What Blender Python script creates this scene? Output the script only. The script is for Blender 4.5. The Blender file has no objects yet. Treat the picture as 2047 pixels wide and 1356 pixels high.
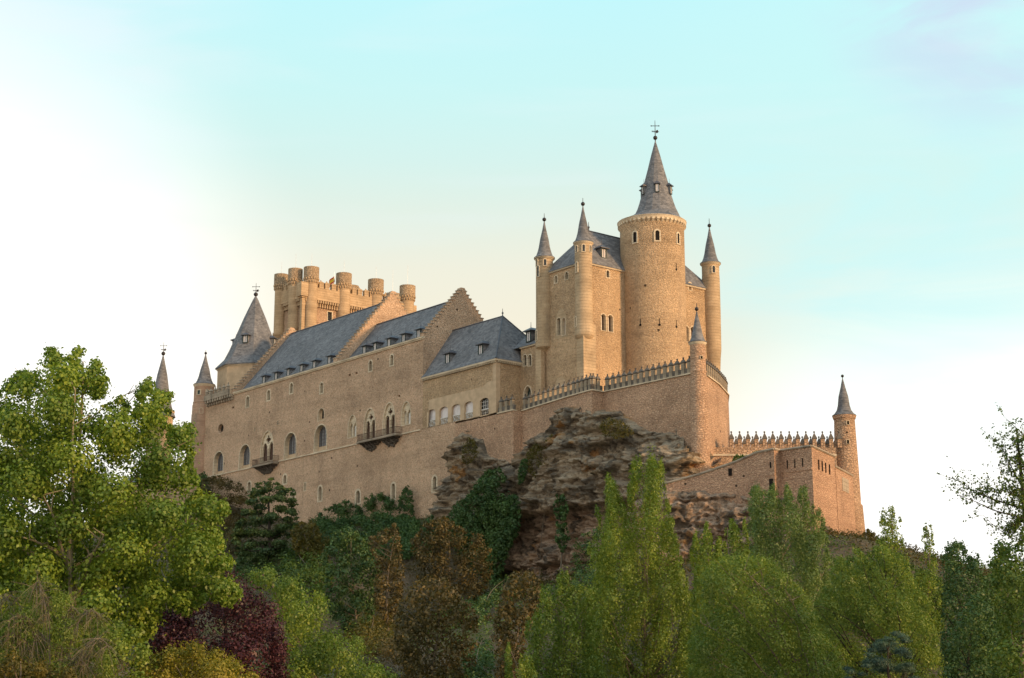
import bpy, math, random
import numpy as np
from mathutils import Vector, noise
from mathutils.geometry import tessellate_polygon

S = bpy.context.scene
COL = S.collection
R = math.radians

# ---------------------------------------------------------------- camera, light, sky, exposure
F, CX, CY, HZ = 3255.0, 1023.5, 678.0, 1414.0
PITCH = math.atan((HZ - CY) / F)
cam_d = bpy.data.cameras.new('camera'); cam = bpy.data.objects.new('camera', cam_d); COL.objects.link(cam)
cam_d.sensor_fit = 'HORIZONTAL'; cam_d.sensor_width = 36.0; cam_d.lens = F / 2047.0 * 36.0
cam_d.clip_start = 0.5; cam_d.clip_end = 6000
cam.location = (0, 0, 1.7); cam.rotation_euler = (R(90) + PITCH, 0, 0)
S.camera = cam
SUN_AZ, SUN_EL = R(122), R(13)          # azimuth clockwise from +Y
sun_d = bpy.data.lights.new('sun', 'SUN'); sun = bpy.data.objects.new('sun', sun_d); COL.objects.link(sun)
sun_d.energy = 3.9; sun_d.angle = R(8); sun_d.color = (1.0, 0.62, 0.30)
to_sun = Vector((math.sin(SUN_AZ) * math.cos(SUN_EL), math.cos(SUN_AZ) * math.cos(SUN_EL), math.sin(SUN_EL)))
sun.rotation_euler = (-to_sun).to_track_quat('-Z', 'Y').to_euler()
S.view_settings.view_transform = 'Standard'; S.view_settings.look = 'None'
S.view_settings.exposure = 0.0; S.view_settings.gamma = 1.0
S.cycles.max_bounces = 6; S.cycles.transparent_max_bounces = 8


class NT:
    """small node-tree helper"""
    def __init__(s, tree): s.t = tree; s.n = tree.nodes; s.l = tree.links
    def new(s, ty, **kw):
        n = s.n.new(ty)
        for k, v in kw.items(): setattr(n, k, v)
        return n
    def put(s, sock, v):
        if isinstance(v, bpy.types.NodeSocket): s.l.new(v, sock)
        elif isinstance(v, (tuple, list)) and len(v) == 3 and sock.type == 'RGBA': sock.default_value = (*v, 1)
        else: sock.default_value = v
    def math(s, op, a, b=0.0, c=None, clamp=False):
        n = s.new('ShaderNodeMath', operation=op, use_clamp=clamp)
        s.put(n.inputs[0], a); s.put(n.inputs[1], b)
        if c is not None: s.put(n.inputs[2], c)
        return n.outputs[0]
    def vmath(s, op, a, b):
        n = s.new('ShaderNodeVectorMath', operation=op); s.put(n.inputs[0], a); s.put(n.inputs[1], b)
        return n.outputs['Value'] if op in ('DOT_PRODUCT', 'LENGTH') else n.outputs[0]
    def mix(s, f, a, b, bt='MIX'):
        n = s.new('ShaderNodeMix', data_type='RGBA', blend_type=bt)
        s.put(n.inputs[0], f); s.put(n.inputs[6], a); s.put(n.inputs[7], b)
        return n.outputs[2]
    def ramp(s, f, stops):
        n = s.new('ShaderNodeValToRGB'); e = n.color_ramp.elements
        while len(e) > 1: e.remove(e[-1])
        for i, (p, c) in enumerate(stops):
            if i == 0: e[0].position = p
            el = e[0] if i == 0 else e.new(p)
            el.color = (*c, 1) if isinstance(c, (tuple, list)) else (c, c, c, 1)
        s.put(n.inputs[0], f); return n.outputs[0]
    def rng(s, f, a, b, c, d):
        n = s.new('ShaderNodeMapRange', interpolation_type='SMOOTHSTEP'); s.put(n.inputs[0], f)
        for i, v in enumerate((a, b, c, d)): n.inputs[i + 1].default_value = v
        return n.outputs[0]
    def noise(s, vec, scale, detail=3, rough=.55, dist=0):
        n = s.new('ShaderNodeTexNoise'); s.put(n.inputs['Vector'], vec); n.inputs['Scale'].default_value = scale
        n.inputs['Detail'].default_value = detail; n.inputs['Roughness'].default_value = rough; n.inputs['Distortion'].default_value = dist
        return n.outputs[0]
    def voro(s, vec, scale, feature='F1', out='Distance'):
        n = s.new('ShaderNodeTexVoronoi', feature=feature); s.put(n.inputs['Vector'], vec); n.inputs['Scale'].default_value = scale
        return n.outputs[out]
    def scalev(s, vec, v):
        return s.vmath('MULTIPLY', vec, v)


w = bpy.data.worlds.new('World'); S.world = w; w.use_nodes = True
n = NT(w.node_tree); n.n.clear()
tc = n.new('ShaderNodeTexCoord').outputs['Generated']
sep = n.new('ShaderNodeSeparateXYZ'); n.put(sep.inputs[0], tc); X_, Y_, Z_ = sep.outputs
sky = n.new('ShaderNodeTexSky', sky_type='NISHITA', sun_disc=False, sun_elevation=SUN_EL, sun_rotation=SUN_AZ, air_density=1.0, dust_density=2.0)
nish = n.vmath('SCALE', sky.outputs[0], (0, 0, 0)); nish.node.inputs['Scale'].default_value = 0.1
veil = n.ramp(Z_, [(0.0, (1.05, 1.0, .93)), (.10, (1.04, .97, .86)), (.17, (1.03, .93, .75)), (.215, (.99, .91, .72)), (.262, (.92, .91, .76)), (.295, (.81, .92, .82)), (.325, (.71, .94, .89)), (.365, (.63, .97, .96)), (.415, (.58, .98, 1.02)), (.7, (.50, .76, .92)), (1, (.42, .64, .84))])
def lobe(az, el, lo, hi):
    d = (math.sin(R(az)) * math.cos(R(el)), math.cos(R(az)) * math.cos(R(el)), math.sin(R(el)))
    return n.rng(n.vmath('DOT_PRODUCT', tc, d), math.cos(R(lo)), math.cos(R(hi)), 0, 1)
cl_v = n.scalev(tc, (3.0, 3.0, 11.0))
cl1 = n.noise(cl_v, 1.6, 5, .55, .6)
glow = n.math('MAXIMUM', n.math('MULTIPLY', lobe(-24, 8, 19, 4), 1.0), n.math('MULTIPLY', lobe(17, 3, 14, 3), 1.0))
glow = n.math('MULTIPLY', glow, n.math('ADD', n.math('MULTIPLY', cl1, .5), .75), clamp=True)
c = n.mix(glow, veil, (1.4, 1.38, 1.34))
left = n.math('MULTIPLY', lobe(-18, 23, 9, 1), n.rng(cl1, .35, .65, .1, .6))
c = n.mix(left, c, (.92, .98, 1.05))
right = n.math('MULTIPLY', lobe(14, 18, 11, 3), n.rng(cl1, .3, .65, .9, .5))
c = n.mix(right, c, (.63, 1.0, 1.0))
lav = n.math('MULTIPLY', lobe(18, 25, 7, 1), n.rng(n.noise(cl_v, 2.3, 5, .55, .8), .32, .6, 0, .85))
c = n.mix(lav, c, (.66, .77, .95))
str_ = n.rng(n.noise(n.scalev(tc, (2, 2, 14)), 2.2, 4, .5, .4), .45, .75, 0, .35)
c = n.mix(n.math('MULTIPLY', str_, n.rng(Z_, .15, .35, 0, 1)), c, (.86, .98, 1.0))
# warm low glow added to the unseen sky behind the viewer, lifts shaded walls
c = n.mix(n.math('MULTIPLY', n.rng(Z_, .85, .0, 0, 1), n.rng(Y_, .6, -.3, 0, 1)), c, (1.42, 1.22, 1.02))
c = n.mix(.95, nish, c)
bg = n.new('ShaderNodeBackground'); n.put(bg.inputs[0], c); bg.inputs[1].default_value = 1.0
out = n.new('ShaderNodeOutputWorld'); n.l.new(bg.outputs[0], out.inputs[0])

# ---------------------------------------------------------------- measuring: the castle's own axes (a along the long wall, v into the depth)
CAM = np.array([0, 0, 1.7])
TH = math.atan2(.822, 1.0254); ANG = math.atan2(-math.cos(TH), math.sin(TH))
A2 = np.array([math.sin(TH), -math.cos(TH)]); V2 = np.array([math.cos(TH), math.sin(TH)])
def ray(x, y):
    X = (x - CX) / F; U = -(y - CY) / F
    return np.array([X, math.cos(PITCH) - U * math.sin(PITCH), math.sin(PITCH) + U * math.cos(PITCH)])
_r = ray(908, 885); O2 = (CAM + _r * (240 / _r[1]))[:2]
def cas(P): d = np.array(P[:2]) - O2; return (float(d @ A2), float(d @ V2), float(P[2]))
def wor(c): q = O2 + A2 * c[0] + V2 * c[1]; return (float(q[0]), float(q[1]), float(c[2]) if len(c) > 2 else 0.0)
def at_v(x, y, v=0.0): r = ray(x, y); t = (v - (CAM[:2] - O2) @ V2) / (r[:2] @ V2); return cas(CAM + t * r)
def at_a(x, y, a=0.0): r = ray(x, y); t = (a - (CAM[:2] - O2) @ A2) / (r[:2] @ A2); return cas(CAM + t * r)
def at_z(x, y, z): r = ray(x, y); return cas(CAM + r * ((z - 1.7) / r[2]))
def wY(x, y, Y): r = ray(x, y); return CAM + r * (Y / r[1])
def at_cyl(x, y, c, rad):
    r = ray(x, y); o = CAM[:2] - np.array(wor((c[0], c[1], 0))[:2]); d = r[:2]
    A = d @ d; B = 2 * o @ d; C = o @ o - rad * rad; D = max(B * B - 4 * A * C, 0)
    return cas(CAM + r * ((-B - math.sqrt(D)) / (2 * A)))

# ---------------------------------------------------------------- materials
MATS = {}
def mat(name):
    m = bpy.data.materials.new(name); m.use_nodes = True; t = NT(m.node_tree)
    p = t.n['Principled BSDF']; MATS[name] = m
    return m, t, p
def objc(t): return t.new('ShaderNodeTexCoord').outputs['Object']
def bump(t, p, h, dist, strength=1.0):
    b = t.new('ShaderNodeBump'); b.inputs['Strength'].default_value = strength; b.inputs['Distance'].default_value = dist
    t.put(b.inputs['Height'], h); t.l.new(b.outputs[0], p.inputs['Normal'])

def rubble(name, c1, c2, mortar, scale=2.0, course=1.0, stain=(.0, .0, .0), st=.25, holes=True, bd=.12):
    m, t, p = mat(name); o = objc(t)
    wob = t.vmath('ADD', o, t.vmath('SCALE', t.new('ShaderNodeTexNoise').outputs[1], (0, 0, 0)))
    v = t.scalev(o, (1, 1, course))
    nz = t.noise(o, 3.0, 4, .6)
    d = t.voro(v, scale, 'DISTANCE_TO_EDGE')
    cell = t.voro(v, scale, 'F1', 'Color')
    cr = t.new('ShaderNodeSeparateColor'); t.put(cr.inputs[0], cell)
    col = t.mix(cr.outputs[0], c1, c2)
    edge = t.rng(t.math('ADD', d, t.math('MULTIPLY', t.math('SUBTRACT', nz, .5), .22)), .03, .17, 1, 0)
    col = t.mix(t.math('MULTIPLY', edge, .8), col, mortar)
    col = t.mix(1.0, col, t.ramp(t.noise(o, .16, 5, .62), [(.3, .76), (.5, 1.0), (.72, 1.13)]), 'MULTIPLY')
    col = t.mix(1.0, col, t.ramp(t.noise(t.scalev(o, (.03, .03, .55)), 1.0, 4, .6), [(.35, .88), (.5, 1.0), (.65, 1.08)]), 'MULTIPLY')
    streak = t.noise(t.scalev(o, (.5, .5, .05)), 1.0, 5, .65)
    col = t.mix(t.math('MULTIPLY', t.rng(streak, .52, .75, 0, 1), st), col, stain)
    fine = t.noise(o, 4.2, 4, .7)
    col = t.mix(1.0, col, t.ramp(fine, [(.30, .58), (.47, .97), (.70, 1.24)]), 'MULTIPLY')
    if holes:
        hd = t.voro(o, .33, 'F1')
        col = t.mix(t.rng(hd, .045, .08, .9, 0), col, (.03, .022, .016))
    t.put(p.inputs['Base Color'], col); p.inputs['Roughness'].default_value = .95; p.inputs['Specular IOR Level'].default_value = .1
    h = t.math('ADD', t.rng(d, 0, .2, 0, .6), t.math('MULTIPLY', nz, .8))
    h = t.math('ADD', h, t.math('MULTIPLY', fine, .5))
    bump(t, p, h, bd)
    return m
rubble('hall stone', (.53, .348, .226), (.65, .455, .31), (.61, .43, .295), 3.0, 1.2, (.30, .205, .14), .4)
rubble('keep stone', (.47, .32, .19), (.59, .42, .26), (.52, .37, .235), 2.9, 1.2, (.32, .24, .18), .3)
rubble('terrace stone', (.52, .33, .215), (.62, .42, .285), (.40, .255, .17), 2.3, 1.9, (.33, .22, .16), .35)
rubble('barbican stone', (.46, .28, .185), (.57, .37, .245), (.42, .265, .18), 2.3, 1.6, (.36, .22, .15), .5)
rubble('tower stone', (.44, .285, .185), (.55, .375, .25), (.38, .255, .17), 2.4, 1.4, (.30, .22, .15), .3)
rubble('crown stone', (.54, .39, .25), (.64, .475, .315), (.34, .24, .155), 3.0, 1.2, (.22, .16, .12), .3, False, .2)

def ashlar(name, c1, c2, course=.45, st=.35, lich=(.16, .13, .10)):
    m, t, p = mat(name); o = objc(t)
    sp = t.new('ShaderNodeSeparateXYZ'); t.put(sp.inputs[0], o)
    zz = t.math('DIVIDE', sp.outputs[2], course); row = t.math('FLOOR', zz); fr = t.math('FRACT', zz)
    wn = t.new('ShaderNodeTexWhiteNoise', noise_dimensions='1D'); t.put(wn.inputs['W'], row)
    cell = t.voro(t.scalev(o, (1.1, 1.1, 1 / course)), .9, 'F1', 'Color')
    cr = t.new('ShaderNodeSeparateColor'); t.put(cr.inputs[0], cell)
    f = t.math('ADD', t.math('MULTIPLY', wn.outputs[0], .4), t.math('MULTIPLY', cr.outputs[0], .6))
    col = t.mix(f, c1, c2)
    col = t.mix(t.rng(fr, .0, .12, .45, 0), col, lich)
    col = t.mix(1.0, col, t.ramp(t.noise(o, .35, 5, .6), [(.3, .74), (.55, 1.0), (.75, 1.12)]), 'MULTIPLY')
    col = t.mix(t.math('MULTIPLY', t.rng(t.noise(t.scalev(o, (1, 1, .12)), .8, 5, .65), .52, .74, 0, 1), st), col, lich)
    fine = t.noise(o, 6.0, 3, .6)
    col = t.mix(1.0, col, t.ramp(fine, [(.25, .82), (.5, 1.0), (.8, 1.12)]), 'MULTIPLY')
    t.put(p.inputs['Base Color'], col); p.inputs['Roughness'].default_value = .92; p.inputs['Specular IOR Level'].default_value = .1
    bump(t, p, t.math('ADD', t.rng(fr, 0, .12, 0, 1), fine), .03)
ashlar('ashlar', (.46, .335, .21), (.55, .415, .27))
ashlar('gold ashlar', (.46, .32, .19), (.57, .41, .255), .5, .3)
ashlar('trim stone', (.65, .535, .385), (.73, .61, .45), .6, .15)
ashlar('weathered stone', (.34, .28, .215), (.46, .38, .29), .5, .8, (.085, .075, .065))
ashlar('pale weathered stone', (.32, .26, .19), (.43, .355, .265), .6, .6, (.12, .105, .085))
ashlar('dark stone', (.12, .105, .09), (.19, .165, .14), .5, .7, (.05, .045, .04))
ashlar('brick diamond', (.42, .265, .18), (.54, .36, .25), .35, .25)

m, t, p = mat('slate'); o = objc(t)
sp = t.new('ShaderNodeSeparateXYZ'); t.put(sp.inputs[0], o)
zz = t.math('DIVIDE', sp.outputs[2], .30); fr = t.math('FRACT', zz)
cell = t.voro(t.scalev(o, (2.2, 2.2, 3.3)), 1.0, 'F1', 'Color'); cr = t.new('ShaderNodeSeparateColor'); t.put(cr.inputs[0], cell)
col = t.mix(cr.outputs[0], (.135, .138, .148), (.245, .243, .252))
col = t.mix(1.0, col, t.ramp(t.noise(o, .25, 5, .65), [(.3, .75), (.55, 1.0), (.75, 1.15)]), 'MULTIPLY')
col = t.mix(t.rng(t.noise(o, 1.3, 5, .7), .58, .75, 0, .45), col, (.30, .26, .20))
col = t.mix(t.rng(fr, 0, .2, .5, 0), col, (.06, .06, .068))
t.put(p.inputs['Base Color'], col); p.inputs['Roughness'].default_value = .8; p.inputs['Specular IOR Level'].default_value = .15
bump(t, p, t.math('ADD', t.math('MULTIPLY', fr, .6), t.math('MULTIPLY', t.noise(o, 6, 3), .7)), .05)

def plain(name, col, rough=.6, metal=0, spec=.3, var=.25, sc=3):
    m, t, p = mat(name); o = objc(t)
    t.put(p.inputs['Base Color'], t.mix(1.0, col, t.ramp(t.noise(o, sc, 4), [(.25, 1 - var), (.75, 1 + var)]), 'MULTIPLY'))
    p.inputs['Roughness'].default_value = rough; p.inputs['Metallic'].default_value = metal; p.inputs['Specular IOR Level'].default_value = spec
    return m
plain('lead', (.10, .10, .115), .45, .3)
plain('iron', (.045, .04, .04), .5, .4)
plain('rust iron', (.11, .07, .05), .7, .2)
plain('steel', (.55, .58, .6), .35, .6)
plain('dark glass', (.018, .022, .026), .08, 0, .5)
plain('shadow glass', (.016, .012, .010), .6, 0, .08)
plain('leaded glass', (.085, .09, .10), .25, 0, .5, .5, 5)
plain('green shutter', (.03, .05, .045), .5)
plain('brown shutter', (.07, .035, .022), .6)
plain('white frame', (.62, .60, .57), .5)
plain('pale shutter', (.62, .55, .45), .6)
plain('sky painted glass', (.60, .56, .56), .15, .0, .6, .15, 1.2)  # pale base colour stands in for the sky mirrored in the panes
plain('plaster', (.54, .40, .265), .9, 0, .1, .2, 1.0)
plain('bark', (.17, .14, .105), .9, 0, .1, .35, 2)
plain('pale bark', (.33, .28, .20), .9, 0, .1, .35, 2)
plain('grey twig', (.17, .145, .11), .9, 0, .1, .3, 2)
plain('dark bark', (.06, .05, .042), .9, 0, .1, .35, 2)
plain('flag red', (.55, .03, .02), .8); plain('flag yellow', (.75, .45, .04), .8)

def leafmat(name, c1, c2, c3, trans=.35):
    m, t, p = mat(name)
    g = t.new('ShaderNodeNewGeometry'); at = t.new('ShaderNodeAttribute', attribute_name='tone')
    col = t.ramp(g.outputs['Random Per Island'], [(0, c1), (.55, c2), (1, c3)])
    col = t.mix(1.0, col, t.ramp(at.outputs['Fac'], [(0, (.52, .60, .62)), (.5, (.95, .97, .95)), (1, (1.36, 1.24, 1.0))]), 'MULTIPLY')
    t.n.remove(p)
    d = t.new('ShaderNodeBsdfDiffuse'); tr = t.new('ShaderNodeBsdfTranslucent'); t.put(d.inputs[0], col)
    t.put(tr.inputs[0], t.mix(1.0, col, (1.25, 1.25, .6), 'MULTIPLY'))
    gl = t.new('ShaderNodeBsdfGlossy'); gl.inputs['Roughness'].default_value = .45; gl.inputs[0].default_value = (.8, .8, .8, 1)
    mx = t.new('ShaderNodeMixShader'); mx.inputs[0].default_value = trans; t.l.new(d.outputs[0], mx.inputs[1]); t.l.new(tr.outputs[0], mx.inputs[2])
    m2 = t.new('ShaderNodeMixShader'); m2.inputs[0].default_value = .025; t.l.new(mx.outputs[0], m2.inputs[1]); t.l.new(gl.outputs[0], m2.inputs[2])
    t.l.new(m2.outputs[0], t.n['Material Output'].inputs[0])
leafmat('plane leaf', (0.1285, 0.2052, 0.0285), (0.1836, 0.27, 0.0389), (0.2678, 0.3316, 0.0577))
leafmat('poplar leaf', (0.1537, 0.2233, 0.0425), (0.2013, 0.2745, 0.0512), (0.2928, 0.3404, 0.0681))
leafmat('willow leaf', (0.1305, 0.2001, 0.0415), (0.1708, 0.244, 0.0488), (0.2513, 0.2952, 0.0598))
leafmat('grey poplar leaf', (0.1357, 0.207, 0.0725), (0.1667, 0.2415, 0.0862), (0.2185, 0.2725, 0.0966))
leafmat('light leaf', (0.128, 0.195, 0.0324), (0.17, 0.24, 0.042), (0.224, 0.273, 0.0498))
leafmat('dark leaf', (0.0532, 0.107, 0.0398), (0.07, 0.1288, 0.0448), (0.0994, 0.1565, 0.0515), .2)
leafmat('ivy leaf', (0.0497, 0.1015, 0.034), (0.0675, 0.1283, 0.0405), (0.0959, 0.1607, 0.0502), .15)
leafmat('cedar leaf', (0.052, 0.0952, 0.0343), (0.0715, 0.117, 0.039), (0.1066, 0.1482, 0.0468), .15)
leafmat('blue leaf', (0.062, 0.114, 0.085), (0.08, 0.135, 0.1), (0.104, 0.156, 0.109), .2)
leafmat('brown leaf', (0.0815, 0.0695, 0.0285), (0.11, 0.0875, 0.0338), (0.1452, 0.1063, 0.0398), .25)
leafmat('olive leaf', (0.1023, 0.092, 0.0216), (0.1265, 0.1092, 0.023), (0.161, 0.1265, 0.0271), .25)
leafmat('purple leaf', (0.049, 0.018, 0.0268), (0.07, 0.024, 0.034), (0.1, 0.0366, 0.0466), .2)
leafmat('yellow leaf', (0.192, 0.182, 0.024), (0.24, 0.215, 0.03), (0.288, 0.242, 0.039))
leafmat('green leaf', (0.0768, 0.1332, 0.0254), (0.102, 0.162, 0.0312), (0.1416, 0.1944, 0.0413), .25)
leafmat('dry leaf', (0.1, 0.11, 0.04), (0.14, 0.14, 0.055), (0.18, 0.16, 0.07), .2)

# rock and soil
m, t, p = mat('rock'); o = objc(t)
sp = t.new('ShaderNodeSeparateXYZ'); t.put(sp.inputs[0], o)
wz = t.math('ADD', sp.outputs[2], t.math('MULTIPLY', t.noise(t.scalev(o, (.12, .12, .2)), 1, 4), 5.0))
band = t.noise(t.scalev(o, (.06, .06, 1.5)), 1.0, 5, .6, .4)
low = t.rng(wz, 28.5, 31.5, 1, 0)
col = t.mix(t.rng(band, .35, .68, 0, 1), (.30, .24, .175), (.48, .385, .275))
colr = t.mix(t.rng(band, .35, .68, 0, 1), (.32, .225, .16), (.52, .375, .27))
col = t.mix(low, col, colr)
lich = t.noise(o, .33, 6, .68)
col = t.mix(t.rng(lich, .475, .60, 0, .82), col, (.115, .10, .08))
col = t.mix(t.rng(t.noise(o, .21, 4, .6), .60, .70, 0, .8), col, (.42, .22, .08))
col = t.mix(1.0, col, t.ramp(t.noise(t.scalev(o, (1, 1, 1.7)), 1.5, 6, .75), [(.33, .34), (.46, .94), (.75, 1.25)]), 'MULTIPLY')
t.put(p.inputs['Base Color'], col); p.inputs['Roughness'].default_value = .95; p.inputs['Specular IOR Level'].default_value = .1
h = t.math('ADD', t.math('MULTIPLY', t.noise(t.scalev(o, (.35, .35, 1.6)), 1.2, 6, .7), 1.4), t.math('MULTIPLY', t.voro(t.scalev(o, (.7, .7, 1.6)), 1.0, 'F1'), .5))
bump(t, p, h, .5)
m, t, p = mat('soil'); o = objc(t)
nz = t.noise(o, .12, 6, .65)
col = t.ramp(nz, [(.3, (.085, .065, .035)), (.5, (.14, .10, .06)), (.66, (.09, .10, .03)), (.8, (.17, .13, .08))])
col = t.mix(1.0, col, t.ramp(t.noise(o, 1.7, 6, .7), [(.28, .5), (.5, 1.0), (.75, 1.25)]), 'MULTIPLY')
t.put(p.inputs['Base Color'], col); p.inputs['Roughness'].default_value = 1; bump(t, p, t.noise(o, 1.1, 6, .7), .6)

# ---------------------------------------------------------------- mesh helpers
ORG = {}
class MB:
    def __init__(s): s.v = []; s.f = []
    def add(s, vs, fs):
        k = len(s.v); s.v += [tuple(map(float, q)) for q in vs]; s.f += [tuple(i + k for i in f) for f in fs]; return s
    def box(s, a0, a1, v0, v1, z0, z1):
        return s.add([(a0, v0, z0), (a1, v0, z0), (a1, v1, z0), (a0, v1, z0), (a0, v0, z1), (a1, v0, z1), (a1, v1, z1), (a0, v1, z1)],
                     [(0, 3, 2, 1), (4, 5, 6, 7), (0, 1, 5, 4), (1, 2, 6, 5), (2, 3, 7, 6), (3, 0, 4, 7)])
    def prism(s, loop0, loop1):
        k = len(loop0)
        return s.add(list(loop0) + list(loop1), [tuple(range(k))[::-1], tuple(range(k, 2 * k))] + [(i, (i + 1) % k, k + (i + 1) % k, k + i) for i in range(k)])
    def prism_a(s, poly, a0, a1): return s.prism([(a0, q[0], q[1]) for q in poly], [(a1, q[0], q[1]) for q in poly])
    def prism_v(s, poly, v0, v1): return s.prism([(q[0], v0, q[1]) for q in poly], [(q[0], v1, q[1]) for q in poly])
    def prism_z(s, poly, z0, z1): return s.prism([(q[0], q[1], z0) for q in poly], [(q[0], q[1], z1) for q in poly])
    def lathe(s, c, prof, nseg=32, ph=0.0):
        k = len(s.v); m_ = len(prof)
        for r, z in prof:
            for i in range(nseg):
                an = 2 * math.pi * (i + ph) / nseg
                s.v.append((c[0] + r * math.cos(an), c[1] + r * math.sin(an), z))
        for j in range(m_ - 1):
            for i in range(nseg):
                i2 = (i + 1) % nseg
                s.f.append((k + j * nseg + i, k + j * nseg + i2, k + (j + 1) * nseg + i2, k + (j + 1) * nseg + i))
        s.f.append(tuple(k + i for i in range(nseg))[::-1]); s.f.append(tuple(k + (m_ - 1) * nseg + i for i in range(nseg)))
        return s
    def tube(s, pts, rad, nseg=6):
        pts = [np.array(q, float) for q in pts]; rad = rad if isinstance(rad, (list, tuple)) else [rad] * len(pts)
        k = len(s.v)
        for j, q in enumerate(pts):
            d = pts[min(j + 1, len(pts) - 1)] - pts[max(j - 1, 0)]; d = d / (np.linalg.norm(d) + 1e-9)
            e = np.cross(d, (0, 0, 1.)) if abs(d[2]) < .95 else np.cross(d, (1., 0, 0)); e /= np.linalg.norm(e); g = np.cross(d, e)
            for i in range(nseg):
                an = 2 * math.pi * i / nseg; s.v.append(tuple(q + rad[j] * (math.cos(an) * e + math.sin(an) * g)))
        for j in range(len(pts) - 1):
            for i in range(nseg):
                i2 = (i + 1) % nseg; s.f.append((k + j * nseg + i, k + j * nseg + i2, k + (j + 1) * nseg + i2, k + (j + 1) * nseg + i))
        s.f.append(tuple(k + i for i in range(nseg))[::-1]); s.f.append(tuple(k + (len(pts) - 1) * nseg + i for i in range(nseg)))
        return s
    def ball(s, c, r, nseg=12):
        return s.lathe(c, [(max(r * math.sin(math.pi * j / 8), .002), c[2] - r * math.cos(math.pi * j / 8)) for j in range(9)], nseg)
    def mesh(s, name, org=(0, 0, 0), smooth=False):
        me = bpy.data.meshes.new(name)
        me.from_pydata([(q[0] - org[0], q[1] - org[1], q[2] - org[2]) for q in s.v], [], s.f); me.update()
        import bmesh
        b = bmesh.new(); b.from_mesh(me); bmesh.ops.recalc_face_normals(b, faces=b.faces)
        if smooth:
            for f in b.faces: f.smooth = len(f.verts) <= 4
            for e in b.edges: e.smooth = len(e.link_faces) == 2 and e.calc_face_angle(0) < R(38)
        b.to_mesh(me); b.free()
        return me
    def build(s, name, mt, parent, smooth=False):
        org = ORG[parent.name]; me = s.mesh(name, org, smooth); me.materials.append(MATS[mt])
        o = bpy.data.objects.new(name, me); COL.objects.link(o); o.parent = parent; ORG[o.name] = org
        return o

def tag(o, label=None, cat=None, group=None, kind=None):
    if label: o['label'] = label
    if cat: o['category'] = cat
    if group: o['group'] = group
    if kind: o['kind'] = kind
def thing(name, label, cat, base, group=None, world=False):
    o = bpy.data.objects.new(name, None); COL.objects.link(o); o.empty_display_size = 1
    if world: o.location = base
    else: o.location = wor(base); o.rotation_euler = (0, 0, ANG)
    ORG[o.name] = tuple(base); tag(o, label, cat, group); return o
def put_merlon(name, pair, parent, loc, rz=0.0):
    o = put(name, pair[0], parent, loc, rz); q = bpy.data.objects.new('merlon_cap', pair[1]); COL.objects.link(q); q.parent = o; return o
def put(name, me, parent, loc, rz=0.0):
    """a part that shares mesh data, placed at castle coordinates"""
    o = bpy.data.objects.new(name, me); COL.objects.link(o); o.parent = parent
    g = ORG[parent.name]; o.location = (loc[0] - g[0], loc[1] - g[1], loc[2] - g[2]); o.rotation_euler = (0, 0, rz)
    ORG[o.name] = (0, 0, 0); return o
def with_mat(me, mt): me.materials.append(MATS[mt]); return me

def arch(cx, z0, z1, w, kind='round', n_=8):
    h = w / 2
    if kind == 'rect': return [(cx - h, z0), (cx + h, z0), (cx + h, z1), (cx - h, z1)]
    if kind == 'oval':
        cz = (z0 + z1) / 2; hz = (z1 - z0) / 2
        return [(cx + h * math.cos(2 * math.pi * i / 20), cz + hz * math.sin(2 * math.pi * i / 20)) for i in range(20)]
    pts = [(cx - h, z0), (cx + h, z0)]
    if kind == 'seg':
        rise = h * .45; zs = z1 - rise
        pts += [(cx + h * math.cos(math.pi * i / n_), zs + rise * math.sin(math.pi * i / n_)) for i in range(n_ + 1)]
        return pts
    if kind == 'round':
        zs = z1 - h
        pts += [(cx + h * math.cos(math.pi * i / n_), zs + h * math.sin(math.pi * i / n_)) for i in range(n_ + 1)]
    else:                                           # pointed
        rise = min(1.05 * w, .62 * (z1 - z0)); zs = z1 - rise
        q = n_ // 2
        pts += [(cx + h * (1 - (i / q) ** 1.7), zs + rise * math.sin(math.pi / 2 * i / q)) for i in range(q + 1)]
        pts += [(cx - h * (1 - ((q - i) / q) ** 1.7), zs + rise * math.sin(math.pi / 2 * (q - i) / q)) for i in range(1, q + 1)]
    return pts

class Face:
    """one masonry face with real openings; s runs along it, d into it"""
    def __init__(s, fn, outline): s.fn = fn; s.out = outline; s.holes = []
    def into(s, mb):
        polys = [[Vector((q[0], q[1], 0)) for q in s.out]] + [[Vector((q[0], q[1], 0)) for q in h] for h in s.holes]
        flat = [q for l in polys for q in l]; tris = tessellate_polygon(polys)
        mb.add([s.fn(q.x, q.y, 0) for q in flat], [tuple(t_) for t_ in tris]); return mb
def ring(mb, fn, inner, outer, d0, d1):
    k = len(inner)
    mb.add([fn(*q, d0) for q in outer] + [fn(*q, d0) for q in inner] + [fn(*q, d1) for q in outer] + [fn(*q, d1) for q in inner],
           [(i, (i + 1) % k, k + (i + 1) % k, k + i) for i in range(k)] + [(i, 2 * k + i, 2 * k + (i + 1) % k, (i + 1) % k) for i in range(k)] +
           [(k + i, k + (i + 1) % k, 3 * k + (i + 1) % k, 3 * k + i) for i in range(k)] + [(2 * k + i, 3 * k + i, 3 * k + (i + 1) % k, 2 * k + (i + 1) % k) for i in range(k)])
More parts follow.
